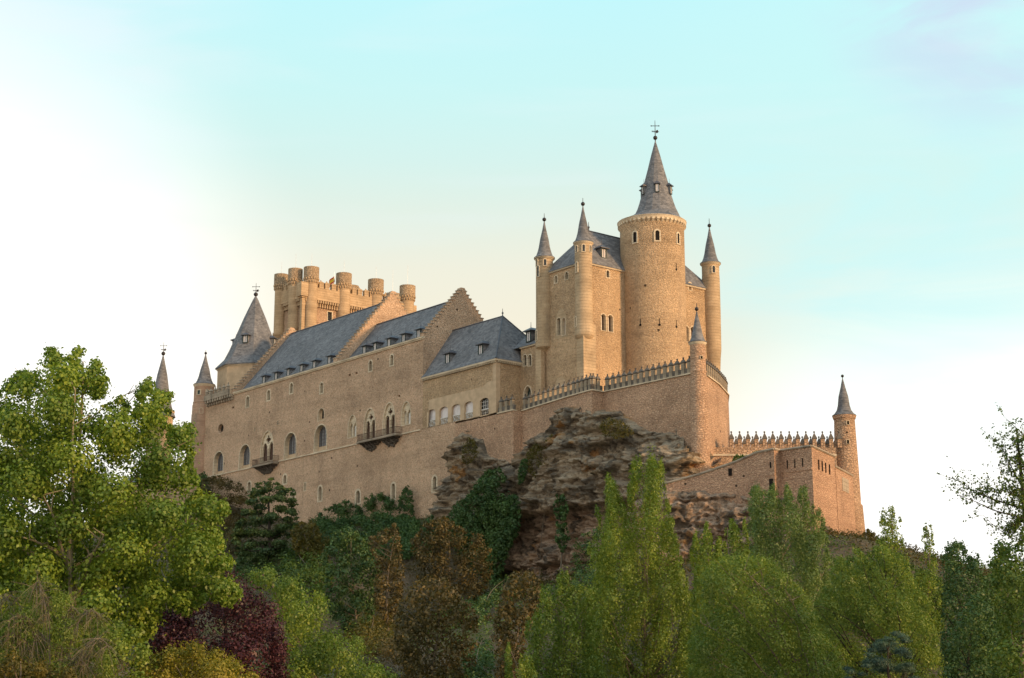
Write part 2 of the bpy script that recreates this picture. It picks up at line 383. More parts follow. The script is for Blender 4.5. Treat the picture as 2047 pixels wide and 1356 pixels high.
def window(face, parent, cx, z0, z1, w_, kind='round', trim=.3, depth=.5, pane='dark glass', bars=None, trim_mat='trim stone', name='window', proud=.05, pane_frac=None):
    """opening cut in a Face: stone surround and reveal, pane at the back, glazing bars"""
    lp = arch(cx, z0, z1, w_, kind); ou = arch(cx, z0 - trim * .8, z1 + trim, w_ + 2 * trim, kind)
    face.holes.append(lp); fn = face.fn
    mb = MB(); k = len(lp); d0 = 0.0
    if trim > 0: ring(mb, fn, lp, ou, -proud, .02); d0 = .02
    mb.add([fn(*q, d0) for q in lp] + [fn(*q, depth) for q in lp], [(i, (i + 1) % k, k + (i + 1) % k, k + i) for i in range(k)])
    o = mb.build(name, trim_mat, parent)
    pb = MB()
    if pane_frac:
        zb0 = z0 + (z1 - z0) * .2; sub = arch(cx, zb0, z1 - w_ * .03, w_ * pane_frac, kind)
        fb = MB(); fb.add([fn(*q, depth) for q in lp], [tuple(range(k))]); fb.build('recess', 'plaster', o)
        pb.add([fn(*q, depth - .03) for q in sub], [tuple(range(len(sub)))]); wb = w_ * pane_frac
    else:
        pb.add([fn(*q, depth) for q in lp], [tuple(range(k))]); zb0 = z0; wb = w_
    pb.build('pane', pane, o)
    if bars:
        b = MB(); nx, nz, bm = bars
        for i in range(1, nx):
            x = cx - wb / 2 + wb * i / nx; b.prism([fn(*q, depth - .08) for q in arch(x, zb0, z1 - wb * .15, .05, 'rect')], [fn(*q, depth - .035) for q in arch(x, zb0, z1 - wb * .15, .05, 'rect')])
        for i in range(1, nz):
            z = zb0 + (z1 - zb0) * i / nz; r_ = [(cx - wb / 2, z - .025), (cx + wb / 2, z - .025), (cx + wb / 2, z + .025), (cx - wb / 2, z + .025)]
            b.prism([fn(*q, depth - .075) for q in r_], [fn(*q, depth - .04) for q in r_])
        b.build('glazing_bars', bm, o)
    return o
def vface(v0): return lambda s, z, d: (s, v0 + d, z)
def aface(a0): return lambda s, z, d: (a0 - d, s, z)

_wm = {}
def add_window(parent, c, rz, w_, h, kind='round', trim=.14, pane='dark glass', name='window', trim_mat='trim stone'):
    """small window on a round wall: local x along the wall, -y outwards, z up from the sill"""
    key = (round(w_, 2), round(h, 2), kind, trim, pane, trim_mat)
    if key not in _wm:
        fn = lambda s, z, d: (s, d, z)
        lp = arch(0, 0, h, w_, kind); ou = arch(0, -trim * .8, h + trim, w_ + 2 * trim, kind)
        mb = MB(); ring(mb, fn, lp, ou, -.12, .25)
        pb = MB(); pb.add([fn(*q, -.03) for q in lp], [tuple(range(len(lp)))])
        _wm[key] = (with_mat(mb.mesh('window'), trim_mat), with_mat(pb.mesh('pane'), pane))
    o = put(name, _wm[key][0], parent, c, rz)
    q = bpy.data.objects.new('pane', _wm[key][1]); COL.objects.link(q); q.parent = o
    return o
def cyl_window(parent, x, ytop, ybot, wpx, c, rad, kind='round', trim=.14, pane='dark glass', name='window', trim_mat='trim stone'):
    b = at_cyl(x, ybot, c, rad); tp = at_cyl(x, ytop, c, rad)
    an = math.atan2(b[1] - c[1], b[0] - c[0])
    dist = math.hypot(*wor(b)[:2]); h = tp[2] - b[2]; wd = max(wpx * dist / F, .3)
    return add_window(parent, b, an + math.pi / 2, wd, h, kind, trim, pane, name, trim_mat)

def finial(parent, c, z0, ball_r, top, cross=0, nm='finial'):
    b = MB(); b.tube([(c[0], c[1], z0 - .6), (c[0], c[1], top)], [max(ball_r * .28, .06), .035]); b.ball((c[0], c[1], z0 + ball_r), ball_r)
    if cross:
        h = top - z0; zc = z0 + h * .72; e = np.array([math.cos(-ANG), math.sin(-ANG), 0]); q = np.array([c[0], c[1], zc])
        b.tube([q - e * cross, q + e * cross], .05); b.ball(tuple(q - e * cross), .1, 8); b.ball(tuple(q + e * cross), .1, 8)
        q2 = np.array([c[0], c[1], z0 + h * .42]); b.tube([q2 - e * cross * .9 + (0, 0, .12), q2 + e * cross], .045); b.tube([q2 - e * cross * .9, q2 + e * cross * .8 + (0, 0, -.1)], .035)
        b.prism([tuple(q2 + e * u_ + np.array((0, -.02, z_))) for u_, z_ in ((.15, -.25), (cross * .75, -.15), (cross * .75, .3), (.15, .2))],
                [tuple(q2 + e * u_ + np.array((0, .02, z_))) for u_, z_ in ((.15, -.25), (cross * .75, -.15), (cross * .75, .3), (.15, .2))])
    return b.build(nm, 'iron', parent, True)
def px_m(Y): return Y / F / math.cos(PITCH) * .985

def zY(y, Y): U = -(y - CY) / F; return 1.7 + Y * (math.sin(PITCH) + U * math.cos(PITCH)) / (math.cos(PITCH) - U * math.sin(PITCH))
def prof(c, pts):
    """(radius in photo pixels, photo row) measured on a round thing centred at c -> metres"""
    Y = wor(c)[1]; o = []
    for r_, y in pts:
        z = zY(y, Y); o.append((max(r_ * (Y * math.cos(PITCH) + (z - 1.7) * math.sin(PITCH)) / F, .02), z))
    return o
def lathe_part(name, c, pts, mt, parent, nseg=40, metres=False, smooth=True):
    p_ = pts if metres else prof(c, pts)
    return MB().lathe(c, p_ if p_[0][1] < p_[-1][1] else p_[::-1], nseg).build(name, mt, parent, smooth)
def cone_roof(c, r_, ye, ya, flare=.62):
    """bell-cast conical roof: eave radius r_ px at row ye, apex at row ya"""
    h = ye - ya
    return [(r_ * .93, ye + .5), (r_, ye), (r_, ye - 1), (r_ * .80, ye - h * .06), (r_ * flare * 1.08, ye - h * .15), (r_ * flare * .88, ye - h * .28), (r_ * .40, ye - h * .52), (r_ * .2, ye - h * .76), (.8, ya), (.3, ya - 1)]

# ================================================================= THE GREAT HALL (long wall, v = 0)
HR, AM, AL, AE = -8.2, -33.0, -67.5, -78.6
ZS, ZE = 43.25, 57.6
hall = thing('great_hall', 'long rubble stone hall with stepped gables, slate roofs and a row of tiny dormers', 'castle hall', (-38, 6, 26))
hf = Face(vface(0.0), [(AE, 22), (.1, 22), (.1, ZS), (HR, ZS), (HR, ZE), (AE, ZE)])
body = MB()
def pxw(x, y0, y1, wpx, v=0.0):
    b = at_v(x, y1, v); t_ = at_v(x, y0, v); Y = wor(b)[1]
    l = at_v(x - wpx / 2, y1, v)[0]; r_ = at_v(x + wpx / 2, y1, v)[0]
    return (l + r_) / 2, b[2], t_[2], abs(r_ - l)
# small upper windows
for x, y0, y1 in ((494.6, 793, 814.5), (536.8, 780.5, 800.5), (582.3, 766.5, 786.5), (642.8, 766, 786.6), (740.6, 721.5, 742), (783.3, 710, 730.6)):
    a_, z0, z1, w_ = pxw(x, y0, y1, 5.6); window(hf, hall, a_, z0, z1, w_, 'round', .24, .45, 'shadow glass')
# oculus and slits
a_, z0, z1, w_ = pxw(441.5, 848, 866, 11); window(hf, hall, a_, z0, z1, w_, 'oval', .45, .6, 'dark glass', name='oculus', trim_mat='hall stone')
for x, y in ((555.4, 846), (509.5, 858.5)):
    a_, z0, z1, w_ = pxw(x, y - 4, y + 4, 2.2); window(hf, hall, a_, z0, z1, w_, 'rect', .03, .4, 'shadow glass', name='loophole')
a_, z0, z1, w_ = pxw(641.6, 817, 841, 12); window(hf, hall, a_, z0, z1, w_, 'round', .12, .5, 'shadow glass', None, 'trim stone', 'blind_arch', .04, .45)
# tall arched windows with deep splayed reveals
for x, y0, y1, w_ in ((436, 904, 950, 19), (488.4, 890, 938, 21), (579.8, 866, 917, 22.5), (640.5, 850, 901.5, 24)):
    a_, z0, z1, ww = pxw(x, y0, y1, w_); window(hf, hall, a_, z0, z1, ww, 'round', .20, .7, 'leaded glass', (4, 6, 'iron'), 'trim stone', 'window', .05, .82)
# pointed tracery windows
def gothic(x, y0, y1, w_, tall):
    a_, z0, z1, ww = pxw(x, y0, y1, w_)
    o = window(hf, hall, a_, z0, z1, ww, 'pointed', .16, .55, 'brown shutter' if tall else 'pale shutter', None, 'trim stone', 'tracery_window')
    b = MB(); fn = hf.fn; h = z1 - z0; lw = ww * .40; zt = z0 + h * (.62 if tall else .66)
    outer = arch(a_, z0 + .003, z1 - .002, ww - .004, 'pointed'); face_ = [(q[0], q[1]) for q in outer]
    f2 = Face(lambda s, z, d: fn(s, z, .22 + d), face_)
    l1 = arch(a_ - ww * .245, z0 + .03, zt, lw, 'pointed'); l2 = arch(a_ + ww * .245, z0 + .03, zt, lw, 'pointed'); f2.holes += [l1, l2]
    oc = []
    if tall:
        zc_ = z0 + h * .72; r_ = ww * .15; oc = [(a_ + r_ * (1 + .28 * math.cos(4 * q)) * math.cos(q), zc_ + r_ * (1 + .28 * math.cos(4 * q)) * math.sin(q)) for q in [2 * math.pi * i / 24 for i in range(24)]]; f2.holes.append(oc)
    f2.into(b)
    for l in [l1, l2] + ([oc] if oc else []):
        k = len(l); b.add([fn(*q, .22) for q in l] + [fn(*q, .5) for q in l], [(i, (i + 1) % k, k + (i + 1) % k, k + i) for i in range(k)])
    b.lathe((a_, .16), [(.09, z0), (.09, zt - lw * .8), (.16, zt - lw * .7), (.16, zt - lw * .6)], 8)
    b.build('tracery', 'trim stone', o)
    if not tall:
        pb = MB(); q0 = (a_ + ww * .1, z0 + .05); pb.box(a_ + ww * .10, a_ + ww * .40, .36, .40, z0 + .05, zt - lw * .6); pb.build('shutter', 'white frame', o)
    return a_, z0, z1, ww
gothic(533.2, 863, 922, 25, True)
gothic(704, 831, 874, 16, False)
gothic(738.5, 817.5, 878, 22.5, True)
gothic(777.5, 806, 868, 23.5, True)
gothic(811.7, 804, 849, 18, False)
# low windows near the foot
for x, y0, y1, w_ in ((498, 964, 984, 6), (569.3, 950, 967, 6), (639.7, 973, 1001, 6.2), (715.4, 981, 1006, 7.5), (786.2, 967, 997.5, 6.6), (868.7, 953, 982.5, 7)):
    a_, z0, z1, ww = pxw(x, y0, y1, w_); window(hf, hall, a_, z0, z1, ww, 'round', .32, .5, 'shadow glass')
a_, z0, z1, ww = pxw(609.6, 966, 981, 3.2); window(hf, hall, a_, z0, z1, ww, 'rect', .14, .4, 'shadow glass', name='loophole')
a_, z0, z1, ww = pxw(585.5, 985, 1008, 6.5); window(hf, hall, a_, z0, z1, ww, 'round', .28, .4, 'shadow glass')
for x, y in ((699, 750), (712.5, 746), (466, 815), (798, 792)):
    a_, z0, z1, w_ = pxw(x, y - 2, y + 2, 4); window(hf, hall, a_, z0, z1, w_, 'rect', .01, .4, 'shadow glass', name='putlog_hole', trim_mat='hall stone', proud=.01)
hf.into(body)
body.add([(.1, 0, 22), (.1, 6, 22), (.1, 6, ZS), (.1, 0, ZS)], [(0, 1, 2, 3)])
body.add([(HR, 0, ZE), (HR, 24, ZE), (AE, 24, ZE), (AE, 0, ZE)], [(0, 1, 2, 3)])
body.add([(HR, 24, 22), (HR, 24, ZE), (AE, 24, ZE), (AE, 24, 22)], [(0, 1, 2, 3)])
body.add([(AE, 0, 22), (AE, 24, 22), (AE, 24, ZE), (AE, 0, ZE)], [(0, 1, 2, 3)])
body.add([(HR, 0, ZS), (HR, 24, ZS), (HR, 24, ZE), (HR, 0, ZE)], [(0, 1, 2, 3)])
body.build('wall', 'hall stone', hall)
MB().box(AL, HR + .05, -.28, .25, ZE + .002, ZE + .26).box(AL, HR, -.16, -.003, ZE - .2, ZE).build('cornice', 'trim stone', hall)
sc_ = MB()
for i in range(30): a0 = AE + 1 + i * 2.3; sc_.box(a0, a0 + 2.28, -.16, -.003, ZS - .16 + .01 * (i % 2), ZS + .04)
sc_.build('string_course', 'trim stone', hall)
# roofs
def gable(a1, thick, vmid, zb, za, n_, parent, mt='hall stone', v0=0.0):
    st = []; dv = (vmid - v0) / n_; dz = (za - zb) / n_
    for i in range(n_): st += [(v0 + i * dv, zb + i * dz), (v0 + i * dv, zb + (i + 1) * dz)]
    st += [(vmid - dv * .2, za + .55), (vmid + dv * 1.3, za + .55)]
    for i in range(n_ - 1, -1, -1): st += [(2 * vmid + dv - v0 - i * dv, zb + (i + 1) * dz), (2 * vmid + dv - v0 - i * dv, zb + i * dz)]
    st += [(2 * vmid + dv - v0, zb - .3), (v0, zb - .3)]
    MB().prism_a([q for q in st], a1 - thick, a1).build('stepped_gable', mt, parent)
    cp = MB(); e = .10
    for i in range(n_):
        cp.box(a1 - thick - e, a1 + e, v0 + i * dv - .08, v0 + (i + 1) * dv + .02, zb + (i + 1) * dz - .003, zb + (i + 1) * dz + .14)
        vv = 2 * vmid + dv - v0 - i * dv; cp.box(a1 - thick - e, a1 + e, vv - dv - .02, vv + .08, zb + (i + 1) * dz - .003, zb + (i + 1) * dz + .14)
    cp.build('gable_coping', 'weathered stone', parent)
gable(HR + .02, .9, 7.3, 57.87, 66.3, 15, hall)
gable(AM, 1.0, 11.0, 57.95, 71.3, 22, hall)
gable(AL, 1.0, 11.6, 57.95, 71.2, 22, hall)
def gable_roof(a0, a1, v0, z0, vr, zr, parent, ov=.3):
    MB().prism_a([(v0 - ov, z0 - ov * .9), (v0 - ov, z0 - ov * .9 + .12), (vr, zr + .12), (2 * vr - v0 + ov, z0 - ov * .9 + .12), (2 * vr - v0 + ov, z0 - ov * .9)], a0, a1).build('roof', 'slate', parent)
    MB().tube([(a0, vr, zr + .16), (a1, vr, zr + .16)], .14, 8).build('ridge', 'lead', parent)
gable_roof(AL - .02, AM - .98, 1.25, 57.95, 11.6, 70.35, hall)
gable_roof(AM - .02, HR - .86, 1.6, 57.75, 8.0, 65.3, hall)
# dormers: cheeks, front and pane share meshes
fb = MB().prism_a([(0, 0), (0, 1.35), (1.6, 1.35), (1.6, 1.3)], -.5, .5); D_BODY = with_mat(fb.mesh('dormer'), 'slate')
rb = MB(); rb.add([(-.75, -.35, 1.30), (.75, -.35, 1.30), (.75, 1.9, 1.30), (-.75, 1.9, 1.30), (-.75, -.35, 1.40), (.75, -.35, 1.40), (.75, 1.9, 1.40), (-.75, 1.9, 1.40), (0, .35, 1.85), (0, 1.9, 1.85)],
                  [(0, 3, 2, 1), (0, 1, 5, 4), (1, 2, 6, 5), (3, 0, 4, 7), (4, 5, 8), (5, 6, 9, 8), (7, 4, 8, 9), (2, 3, 7, 9, 6)]); D_ROOF = with_mat(rb.mesh('dormer_roof'), 'lead')
fr = MB(); ring(fr, lambda s, z, d: (s, d, z), arch(0, .12, 1.22, .62, 'rect'), arch(0, .02, 1.30, .9, 'rect'), -.09, .02); fr.box(-.025, .025, -.05, -.02, .12, 1.22); D_FR = with_mat(fr.mesh('dormer_frame'), 'green shutter')
pn = MB().add([(-.31, -.02, .12), (.31, -.02, .12), (.31, -.02, 1.22), (-.31, -.02, 1.22)], [(0, 1, 2, 3)]); D_PANE = with_mat(pn.mesh('pane'), 'sky painted glass')
fi_ = MB().tube([(0, .35, 1.8), (0, .35, 2.5)], [.05, .02], 5); D_FIN = with_mat(fi_.mesh('dormer_finial'), 'lead')
def dormer(parent, c, rz=0.0, sc=1.0, pane=None):
    o = put('dormer', D_BODY, parent, c, rz); o.scale = (sc, sc, sc)
    for nm, me in (('dormer_roof', D_ROOF), ('dormer_frame', D_FR), ('pane', pane or D_PANE), ('dormer_finial', D_FIN)):
        q = bpy.data.objects.new(nm, me); COL.objects.link(q); q.parent = o
    return o
for x in (525.5, 549.8, 574.4, 600.7, 626.3, 656.4):
    a_ = at_v(x - 2, 750 - (x - 550) * .34, 1.3)[0]; dormer(hall, (a_, 1.75, 58.42), 0, 1.12)
for x in (726.8, 748, 776, 805, 835):
    a_ = at_v(x - 2, 690 - (x - 748) * .3, 1.7)[0]; dormer(hall, (a_, 2.1, 58.5), 0, 1.12)
# balconies
def balcony(x0, x1, yslab, parent, rail=1.05, vd=1.15, ncorb=3):
    c0 = at_v(x0, yslab[0], -vd); c1 = at_v(x1, yslab[1], -vd); z = (c0[2] + c1[2]) / 2; a0, a1 = c0[0], c1[0]
    o = MB().box(a0, a1, -vd, -.02, z - .22, z).box(a0 - .08, a1 + .08, -vd - .1, -.02, z - .34, z - .223).build('balcony', 'weathered stone', parent)
    cb = MB()
    rnd = random.Random(int(x0))
    L_ = a1 - a0; ncl_ = 1 if L_ < 8 else 2
    for q_ in range(ncl_):
        ac = a0 + L_ * (q_ + .5) / ncl_; hw = L_ / ncl_ * .46
        for j in range(4):
            k_ = max(2, int(2 * hw / .8) - j)
            for i in range(k_):
                a = ac + hw * (1 - .22 * j) * (2 * (i + .5) / k_ - 1) + rnd.uniform(-.12, .12); dd = (vd - .05) * (1 - j * .22) * rnd.uniform(.85, 1); zt_ = z - .345 - j * .34 - rnd.uniform(0, .06) * (j > 0); rr_ = rnd.uniform(.22, .34); hh_ = rnd.uniform(.28, .46)
                cb.prism([(a - rr_ * .7, -.02, zt_ - hh_), (a + rr_ * .7, -.02, zt_ - hh_), (a + rr_, -.02, zt_), (a - rr_, -.02, zt_)], [(a - rr_ * .4, -dd * rnd.uniform(.5, .7), zt_ - hh_ * .8), (a + rr_ * .4, -dd * .6, zt_ - hh_ * .8), (a + rr_ * .9, -dd, zt_), (a - rr_ * .9, -dd, zt_)])
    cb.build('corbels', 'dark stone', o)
    rl = MB(); n_ = int((a1 - a0) / .16)
    for i in range(n_ + 1): a = a0 + .05 + (a1 - a0 - .1) * i / n_; rl.tube([(a, -vd + .06, z), (a, -vd + .06, z + rail)], .022, 4)
    for i in range(7): v = -vd + .06 + (vd - .1) * i / 6; [rl.tube([(a, v, z), (a, v, z + rail)], .022, 4) for a in (a0 + .05, a1 - .05)]
    for zz_ in (.08, rail): rl.tube([(a0 + .05, -.03, z + zz_), (a0 + .05, -vd + .06, z + zz_), (a1 - .05, -vd + .06, z + zz_), (a1 - .05, -.03, z + zz_)], .04, 5)
    rl.build('railing', 'rust iron', o)
balcony(503, 546, (933, 921), hall)
balcony(713, 792, (883, 866), hall, ncorb=5)
# corbelled parapet over the left end of the wall
pp = MB(); cb = MB()
for i in range(11): a = AE + 1.4 + i * .92; cb.box(a, a + .42, -.75, -.003, 57.0, 57.55).box(a + .05, a + .37, -.42, -.003, 56.5, 56.997)
cb.build('corbel_table', 'weathered stone', hall)
pp.box(AE + 1, AL - .9, -.78, -.35, 57.55, 58.55); pp.build('parapet', 'weathered stone', hall)
def merlon_mesh(w_, h, d, nm='merlon', mt='weathered stone', cap=.55, capm=None):
    b = MB(); hw = w_ / 2; b.box(-hw, hw, -d / 2, d / 2, 0, h); e = .07
    shaft = with_mat(b.mesh(nm), mt); b = MB()
    b.box(-hw - e, hw + e, -d / 2 - e, d / 2 + e, h + .001, h + .12)
    b.add([(-hw - e, -d / 2 - e, h + .12), (hw + e, -d / 2 - e, h + .12), (hw + e, d / 2 + e, h + .12), (-hw - e, d / 2 + e, h + .12), (0, 0, h + .12 + cap)], [(0, 1, 4), (1, 2, 4), (2, 3, 4), (3, 0, 4)])
    b.ball((0, 0, h + cap + .14), .13, 8)
    return shaft, with_mat(b.mesh('merlon_cap'), capm or mt)
M_SMALL = merlon_mesh(.40, 1.5, .4)
for i in range(6): put_merlon('merlon', M_SMALL, hall, (AE + 1.8 + i * 1.6, -.56, 57.57))

# ================================================================= gallery wing
GA = 10.1
gal = thing('gallery_wing', 'lower wing with five arched glazed openings under a hipped slate roof', 'castle wing', (1, 4, 43))
gf = Face(vface(0.0), [(HR + .03, ZS + .05), (GA, ZS + .05), (GA, 50.7), (HR + .03, 50.7)])
for i, (x, y0, y1) in enumerate(((862, 819, 853.5), (887, 813.5, 848.3), (911.6, 808.5, 843), (937, 803, 838), (968.5, 796, 831.7))):
    a_, z0, z1, ww = pxw(x, y0, y1, 17)
    o = window(gf, gal, a_, z0, z1, ww, 'seg', .0, .30, 'sky painted glass' if i < 4 else 'dark glass', (4, 5, 'white frame') if i == 4 else None, 'plaster', 'window', .0)
    b = MB(); zz_ = z0 + (z1 - z0) * .36; b.box(a_ - ww / 2, a_ + ww / 2,   .18, .26, zz_, zz_ + .14); b.build('transom', 'white frame', o)
    b = MB(); b.box(a_ - ww / 2, a_ + ww / 2, .23, .27, z0, zz_ - .003); b.build('lower_panel', 'weathered stone', o)
    b = MB()
    rr = [(a_ + .32 * math.cos(q), .2, (z0 + zz_) / 2 + .32 * math.sin(q)) for q in [2 * math.pi * k / 14 for k in range(15)]]
    b.tube(rr, .05, 5)
    for sx in (-1, 1): b.tube([(a_ + sx * .36, .2, z0 + .05), (a_ + sx * (ww / 2 - .1), .2, zz_ - .06)], .045, 5); b.tube([(a_ + sx * .36, .2, zz_ - .06), (a_ + sx * (ww / 2 - .1), .2, z0 + .05)], .045, 5)
    b.build('scrollwork', 'white frame' if i < 4 else 'iron', o)
b = MB(); gf.into(b)
b.add([(GA, 0, ZS), (GA, 13, ZS), (GA, 13, 50.7), (GA, 0, 50.7)], [(0, 1, 2, 3)])
b.add([(HR, 13, ZS), (GA, 13, ZS), (GA, 13, 50.7), (HR, 13, 50.7)], [(0, 1, 2, 3)])
b.build('wall', 'keep stone', gal)
# plaster band round the openings, a hair proud of the wall, and quoins
pf = Face(lambda s, z, d: (s, -.03 + d, z), [(-6.6, ZS + .06), (GA - .02, ZS + .06), (GA - .02, 48.1), (8.2, 48.1), (6.9, 47.55), (-6.6, 47.55)]); pf.holes = gf.holes
b = MB(); pf.into(b); b.box(GA - .8, GA + .03, -.045, -.031, 48.1, 50.7); b.box(GA + .003, GA + .04, -.04, .7, ZS + .1, 50.7); b.build('plaster_band', 'plaster', gal)
b = MB().box(HR + .05, GA + .35, -.38, .2, 50.98, 51.22).box(GA + .001, GA + .35, .2, 6.5, 50.98, 51.22)
for i in range(46): a = HR + .3 + i * .398; b.box(a, a + .2, -.3, -.003, 50.72, 50.975)
for i in range(12): v = .1 + i * .398; b.box(GA + .003, GA + .3, v, v + .2, 50.72, 50.975)
b.build('dentil_cornice', 'trim stone', gal)
b = MB(); zr = 59.5; ap = (GA - 5.6, 5.6, zr)
rows = []
for f_, zz_ in ((0, 51.225), (.12, 51.95), (.3, 53.6), (1, zr)):
    q = 5.6 * f_; rows.append([(HR + .02, -.42 + (6.02) * f_, zz_), (GA + .42 - 6.02 * f_, -.42 + 6.02 * f_, zz_), (GA + .42 - 6.02 * f_, 13.2 - 7.6 * f_, zz_), (HR + .02, 13.2 - 7.6 * f_, zz_)])
vs = [q for r_ in rows for q in r_]; fs = [(0, 1, 2, 3)]
for j in range(3):
    for i in range(4): fs.append((4 * j + i, 4 * j + (i + 1) % 4, 4 * j + 4 + (i + 1) % 4, 4 * j + 4 + i))
b.add(vs, fs).build('roof', 'slate', gal)
b = MB()
for i0 in (1, 2): b.tube([tuple(np.array(rows[j][i0]) + (0, 0, .04)) for j in range(4)], .11, 6)
b.tube([(HR, 5.6, zr + .05), ap], .12, 6); b.build('hip_ridges', 'lead', gal)
b = MB().tube([(ap[0], ap[1], zr), (ap[0], ap[1], zr + 1.2)], [.09, .03]); b.ball((ap[0], ap[1], zr + .5), .16, 8); b.build('finial', 'lead', gal)
for x, y in ((894, 722), (960, 708)):
    c = at_v(x, y + 8, .9); dormer(gal, (c[0], 1.0, 52.7), 0, 1.25)

# ================================================================= link building between gallery and keep
VL = 4.6
lk = thing('link_building', 'narrow link range with paired arched windows and a dark pointed doorway', 'castle wing', (12.5, 7, 42))
lf = Face(vface(VL), [(GA + .02, 42.4), (15.5, 42.4), (15.5, 53.3), (GA + .02, 53.3)])
for x in (1049.5, 1059.3):
    a_, z0, z1, ww = pxw(x, 709.5, 731.5, 6.6, VL); window(lf, lk, a_, z0, z1, ww, 'round', .14, .4, 'shadow glass')
a_, z0, z1, ww = pxw(1055, 773, 801, 14.5, VL); window(lf, lk, a_, z0, z1, ww, 'pointed', .22, .6, 'green shutter', name='doorway')
b = MB(); lf.into(b); b.build('wall', 'keep stone', lk)
MB().box(GA + .03, 15.4, VL - .25, VL + .2, 53.302, 53.5).build('cornice', 'trim stone', lk)
MB().add([(GA - 4, VL - .35, 53.5), (16, VL - .35, 53.5), (16, 9.5, 57.3), (GA - 4, 9.5, 57.3), (16, 14, 53.5), (GA - 4, 14, 53.5)], [(0, 1, 2, 3), (3, 2, 4, 5), (1, 4, 2), (0, 3, 5), (0, 5, 4, 1)]).build('roof', 'slate', lk)
dormer(lk, (at_v(1058, 690, VL + .6)[0], VL + .5, 54.2), 0, 1.25)

# ================================================================= THE KEEP
VK, AK, A1, VE = 5.0, 23.8, 15.1, 30.9
ZK = 63.55
keep = thing('keep', 'tall square keep with slender corner turrets and steep slate roof', 'castle keep', (19.5, 18, 42))
kf = Face(vface(VK), [(A1, 42), (AK, 42), (AK, ZK), (A1, ZK)])
for x, y0, y1 in ((1111.6, 552, 566), (1132.9, 544.5, 559)):
    a_, z0, z1, ww = pxw(x, y0, y1, 5.4, VK); window(kf, keep, a_, z0, z1, ww, 'round', .16, .4, 'shadow glass')
for x, pane in ((1117.3, 'shadow glass'), (1127.2, 'sky painted glass')):
    a_, z0, z1, ww = pxw(x, 636, 670, 6.6, VK); window(kf, keep, a_, z0, z1, ww, 'round', .10, .5, pane, None, 'trim stone')
for x in (1115.5, 1125.5):
    a_, z0, z1, ww = pxw(x, 771, 790, 7, VK); window(kf, keep, a_, z0, z1, ww, 'round', .16, .4, 'shadow glass')
b = MB(); kf.into(b)
# pointed hood slabs round the twin windows
hb = MB()
for (x, yb, yt, wp, ho) in ((1122.3, 676, 617, 25, 0), (1121, 792, 752, 24, 0)):
    a_, z0, z1, ww = pxw(x, yt, yb, wp, VK)
    hf2 = Face(lambda s, z, d: (s, VK - .03 + d, z), arch(a_, z0, z1, ww, 'pointed')); hf2.holes = [h for h in kf.holes if abs(h[0][0] - a_) < ww / 2 and z0 < h[0][1] < z1 + 1 and len(h) > 6]; hf2.into(hb)
hb.build('hood_slab', 'ashlar', keep)
ka = Face(aface(AK), [(VK, 42), (VE, 42), (VE, ZK), (VK, ZK)])
def pxa(x, y0, y1, wpx, a=AK):
    l = at_a(x - wpx / 2, y1, a); r_ = at_a(x + wpx / 2, y1, a); t_ = at_a(x, y0, a); m_ = at_a(x, y1, a)
    return (l[1] + r_[1]) / 2, m_[2], t_[2], abs(r_[1] - l[1])
for x, y0, y1 in ((1215, 541, 555), (1379.3, 566, 580)):
    s_, z0, z1, ww = pxa(x, y0, y1, 5.6); window(ka, keep, s_, z0, z1, ww, 'round', .18, .4, 'dark glass')
for x, y0, y1 in ((1206.6, 628, 661), (1220.5, 630, 663.5), (1372.5, 652, 683), (1385.5, 653.5, 684.5)):
    s_, z0, z1, ww = pxa(x, y0, y1, 9.6); o = window(ka, keep, s_, z0, z1, ww, 'round', .12, .55, 'brown shutter')
    q = MB().box(AK - .5, AK - .46, s_ - ww * .45, s_ + ww * .08, z0 + .05, z1 - ww * .3); q.build('shutter', 'white frame', o)
ka.into(b)
b.add([(A1, VE, 42), (AK, VE, 42), (AK, VE, ZK), (A1, VE, ZK)], [(0, 1, 2, 3)])
b.add([(A1, VK, 42), (A1, VE, 42), (A1, VE, ZK), (A1, VK, ZK)], [(0, 1, 2, 3)])
b.build('wall', 'keep stone', keep)
MB().box(A1 - .2, AK + .2, VK - .2, VK + .1, ZK + .002, ZK + .22).box(AK - .1, AK + .2, VK + .1, VE, ZK + .002, ZK + .22).build('cornice', 'trim stone', keep)
e = .3; zr = 70.3; am = (A1 + AK) / 2; q = (AK - A1) / 2 + .6
z0 = ZK + .225
MB().add([(A1 - e, VK - e, z0), (AK + e, VK - e, z0), (AK + e, VE + e, z0), (A1 - e, VE + e, z0), (am, VK + q, zr), (am, VE - q, zr)], [(3, 2, 1, 0), (0, 1, 4), (1, 2, 5, 4), (2, 3, 5), (3, 0, 4, 5)]).build('roof', 'slate', keep)
b = MB().tube([(am, VK + q, zr), (am, VE - q, zr)], .12, 6); b.tube([(am, VK + q, zr), (am, VK + q, zr + 1.4)], [.12, .03]); b.ball((am, VK + q, zr + .55), .18, 8); b.build('ridge', 'lead', keep)
c = at_a(1200, 505, AK - 1.6); dormer(keep, (AK - .9, c[1], 65.3), math.pi / 2, 1.15)

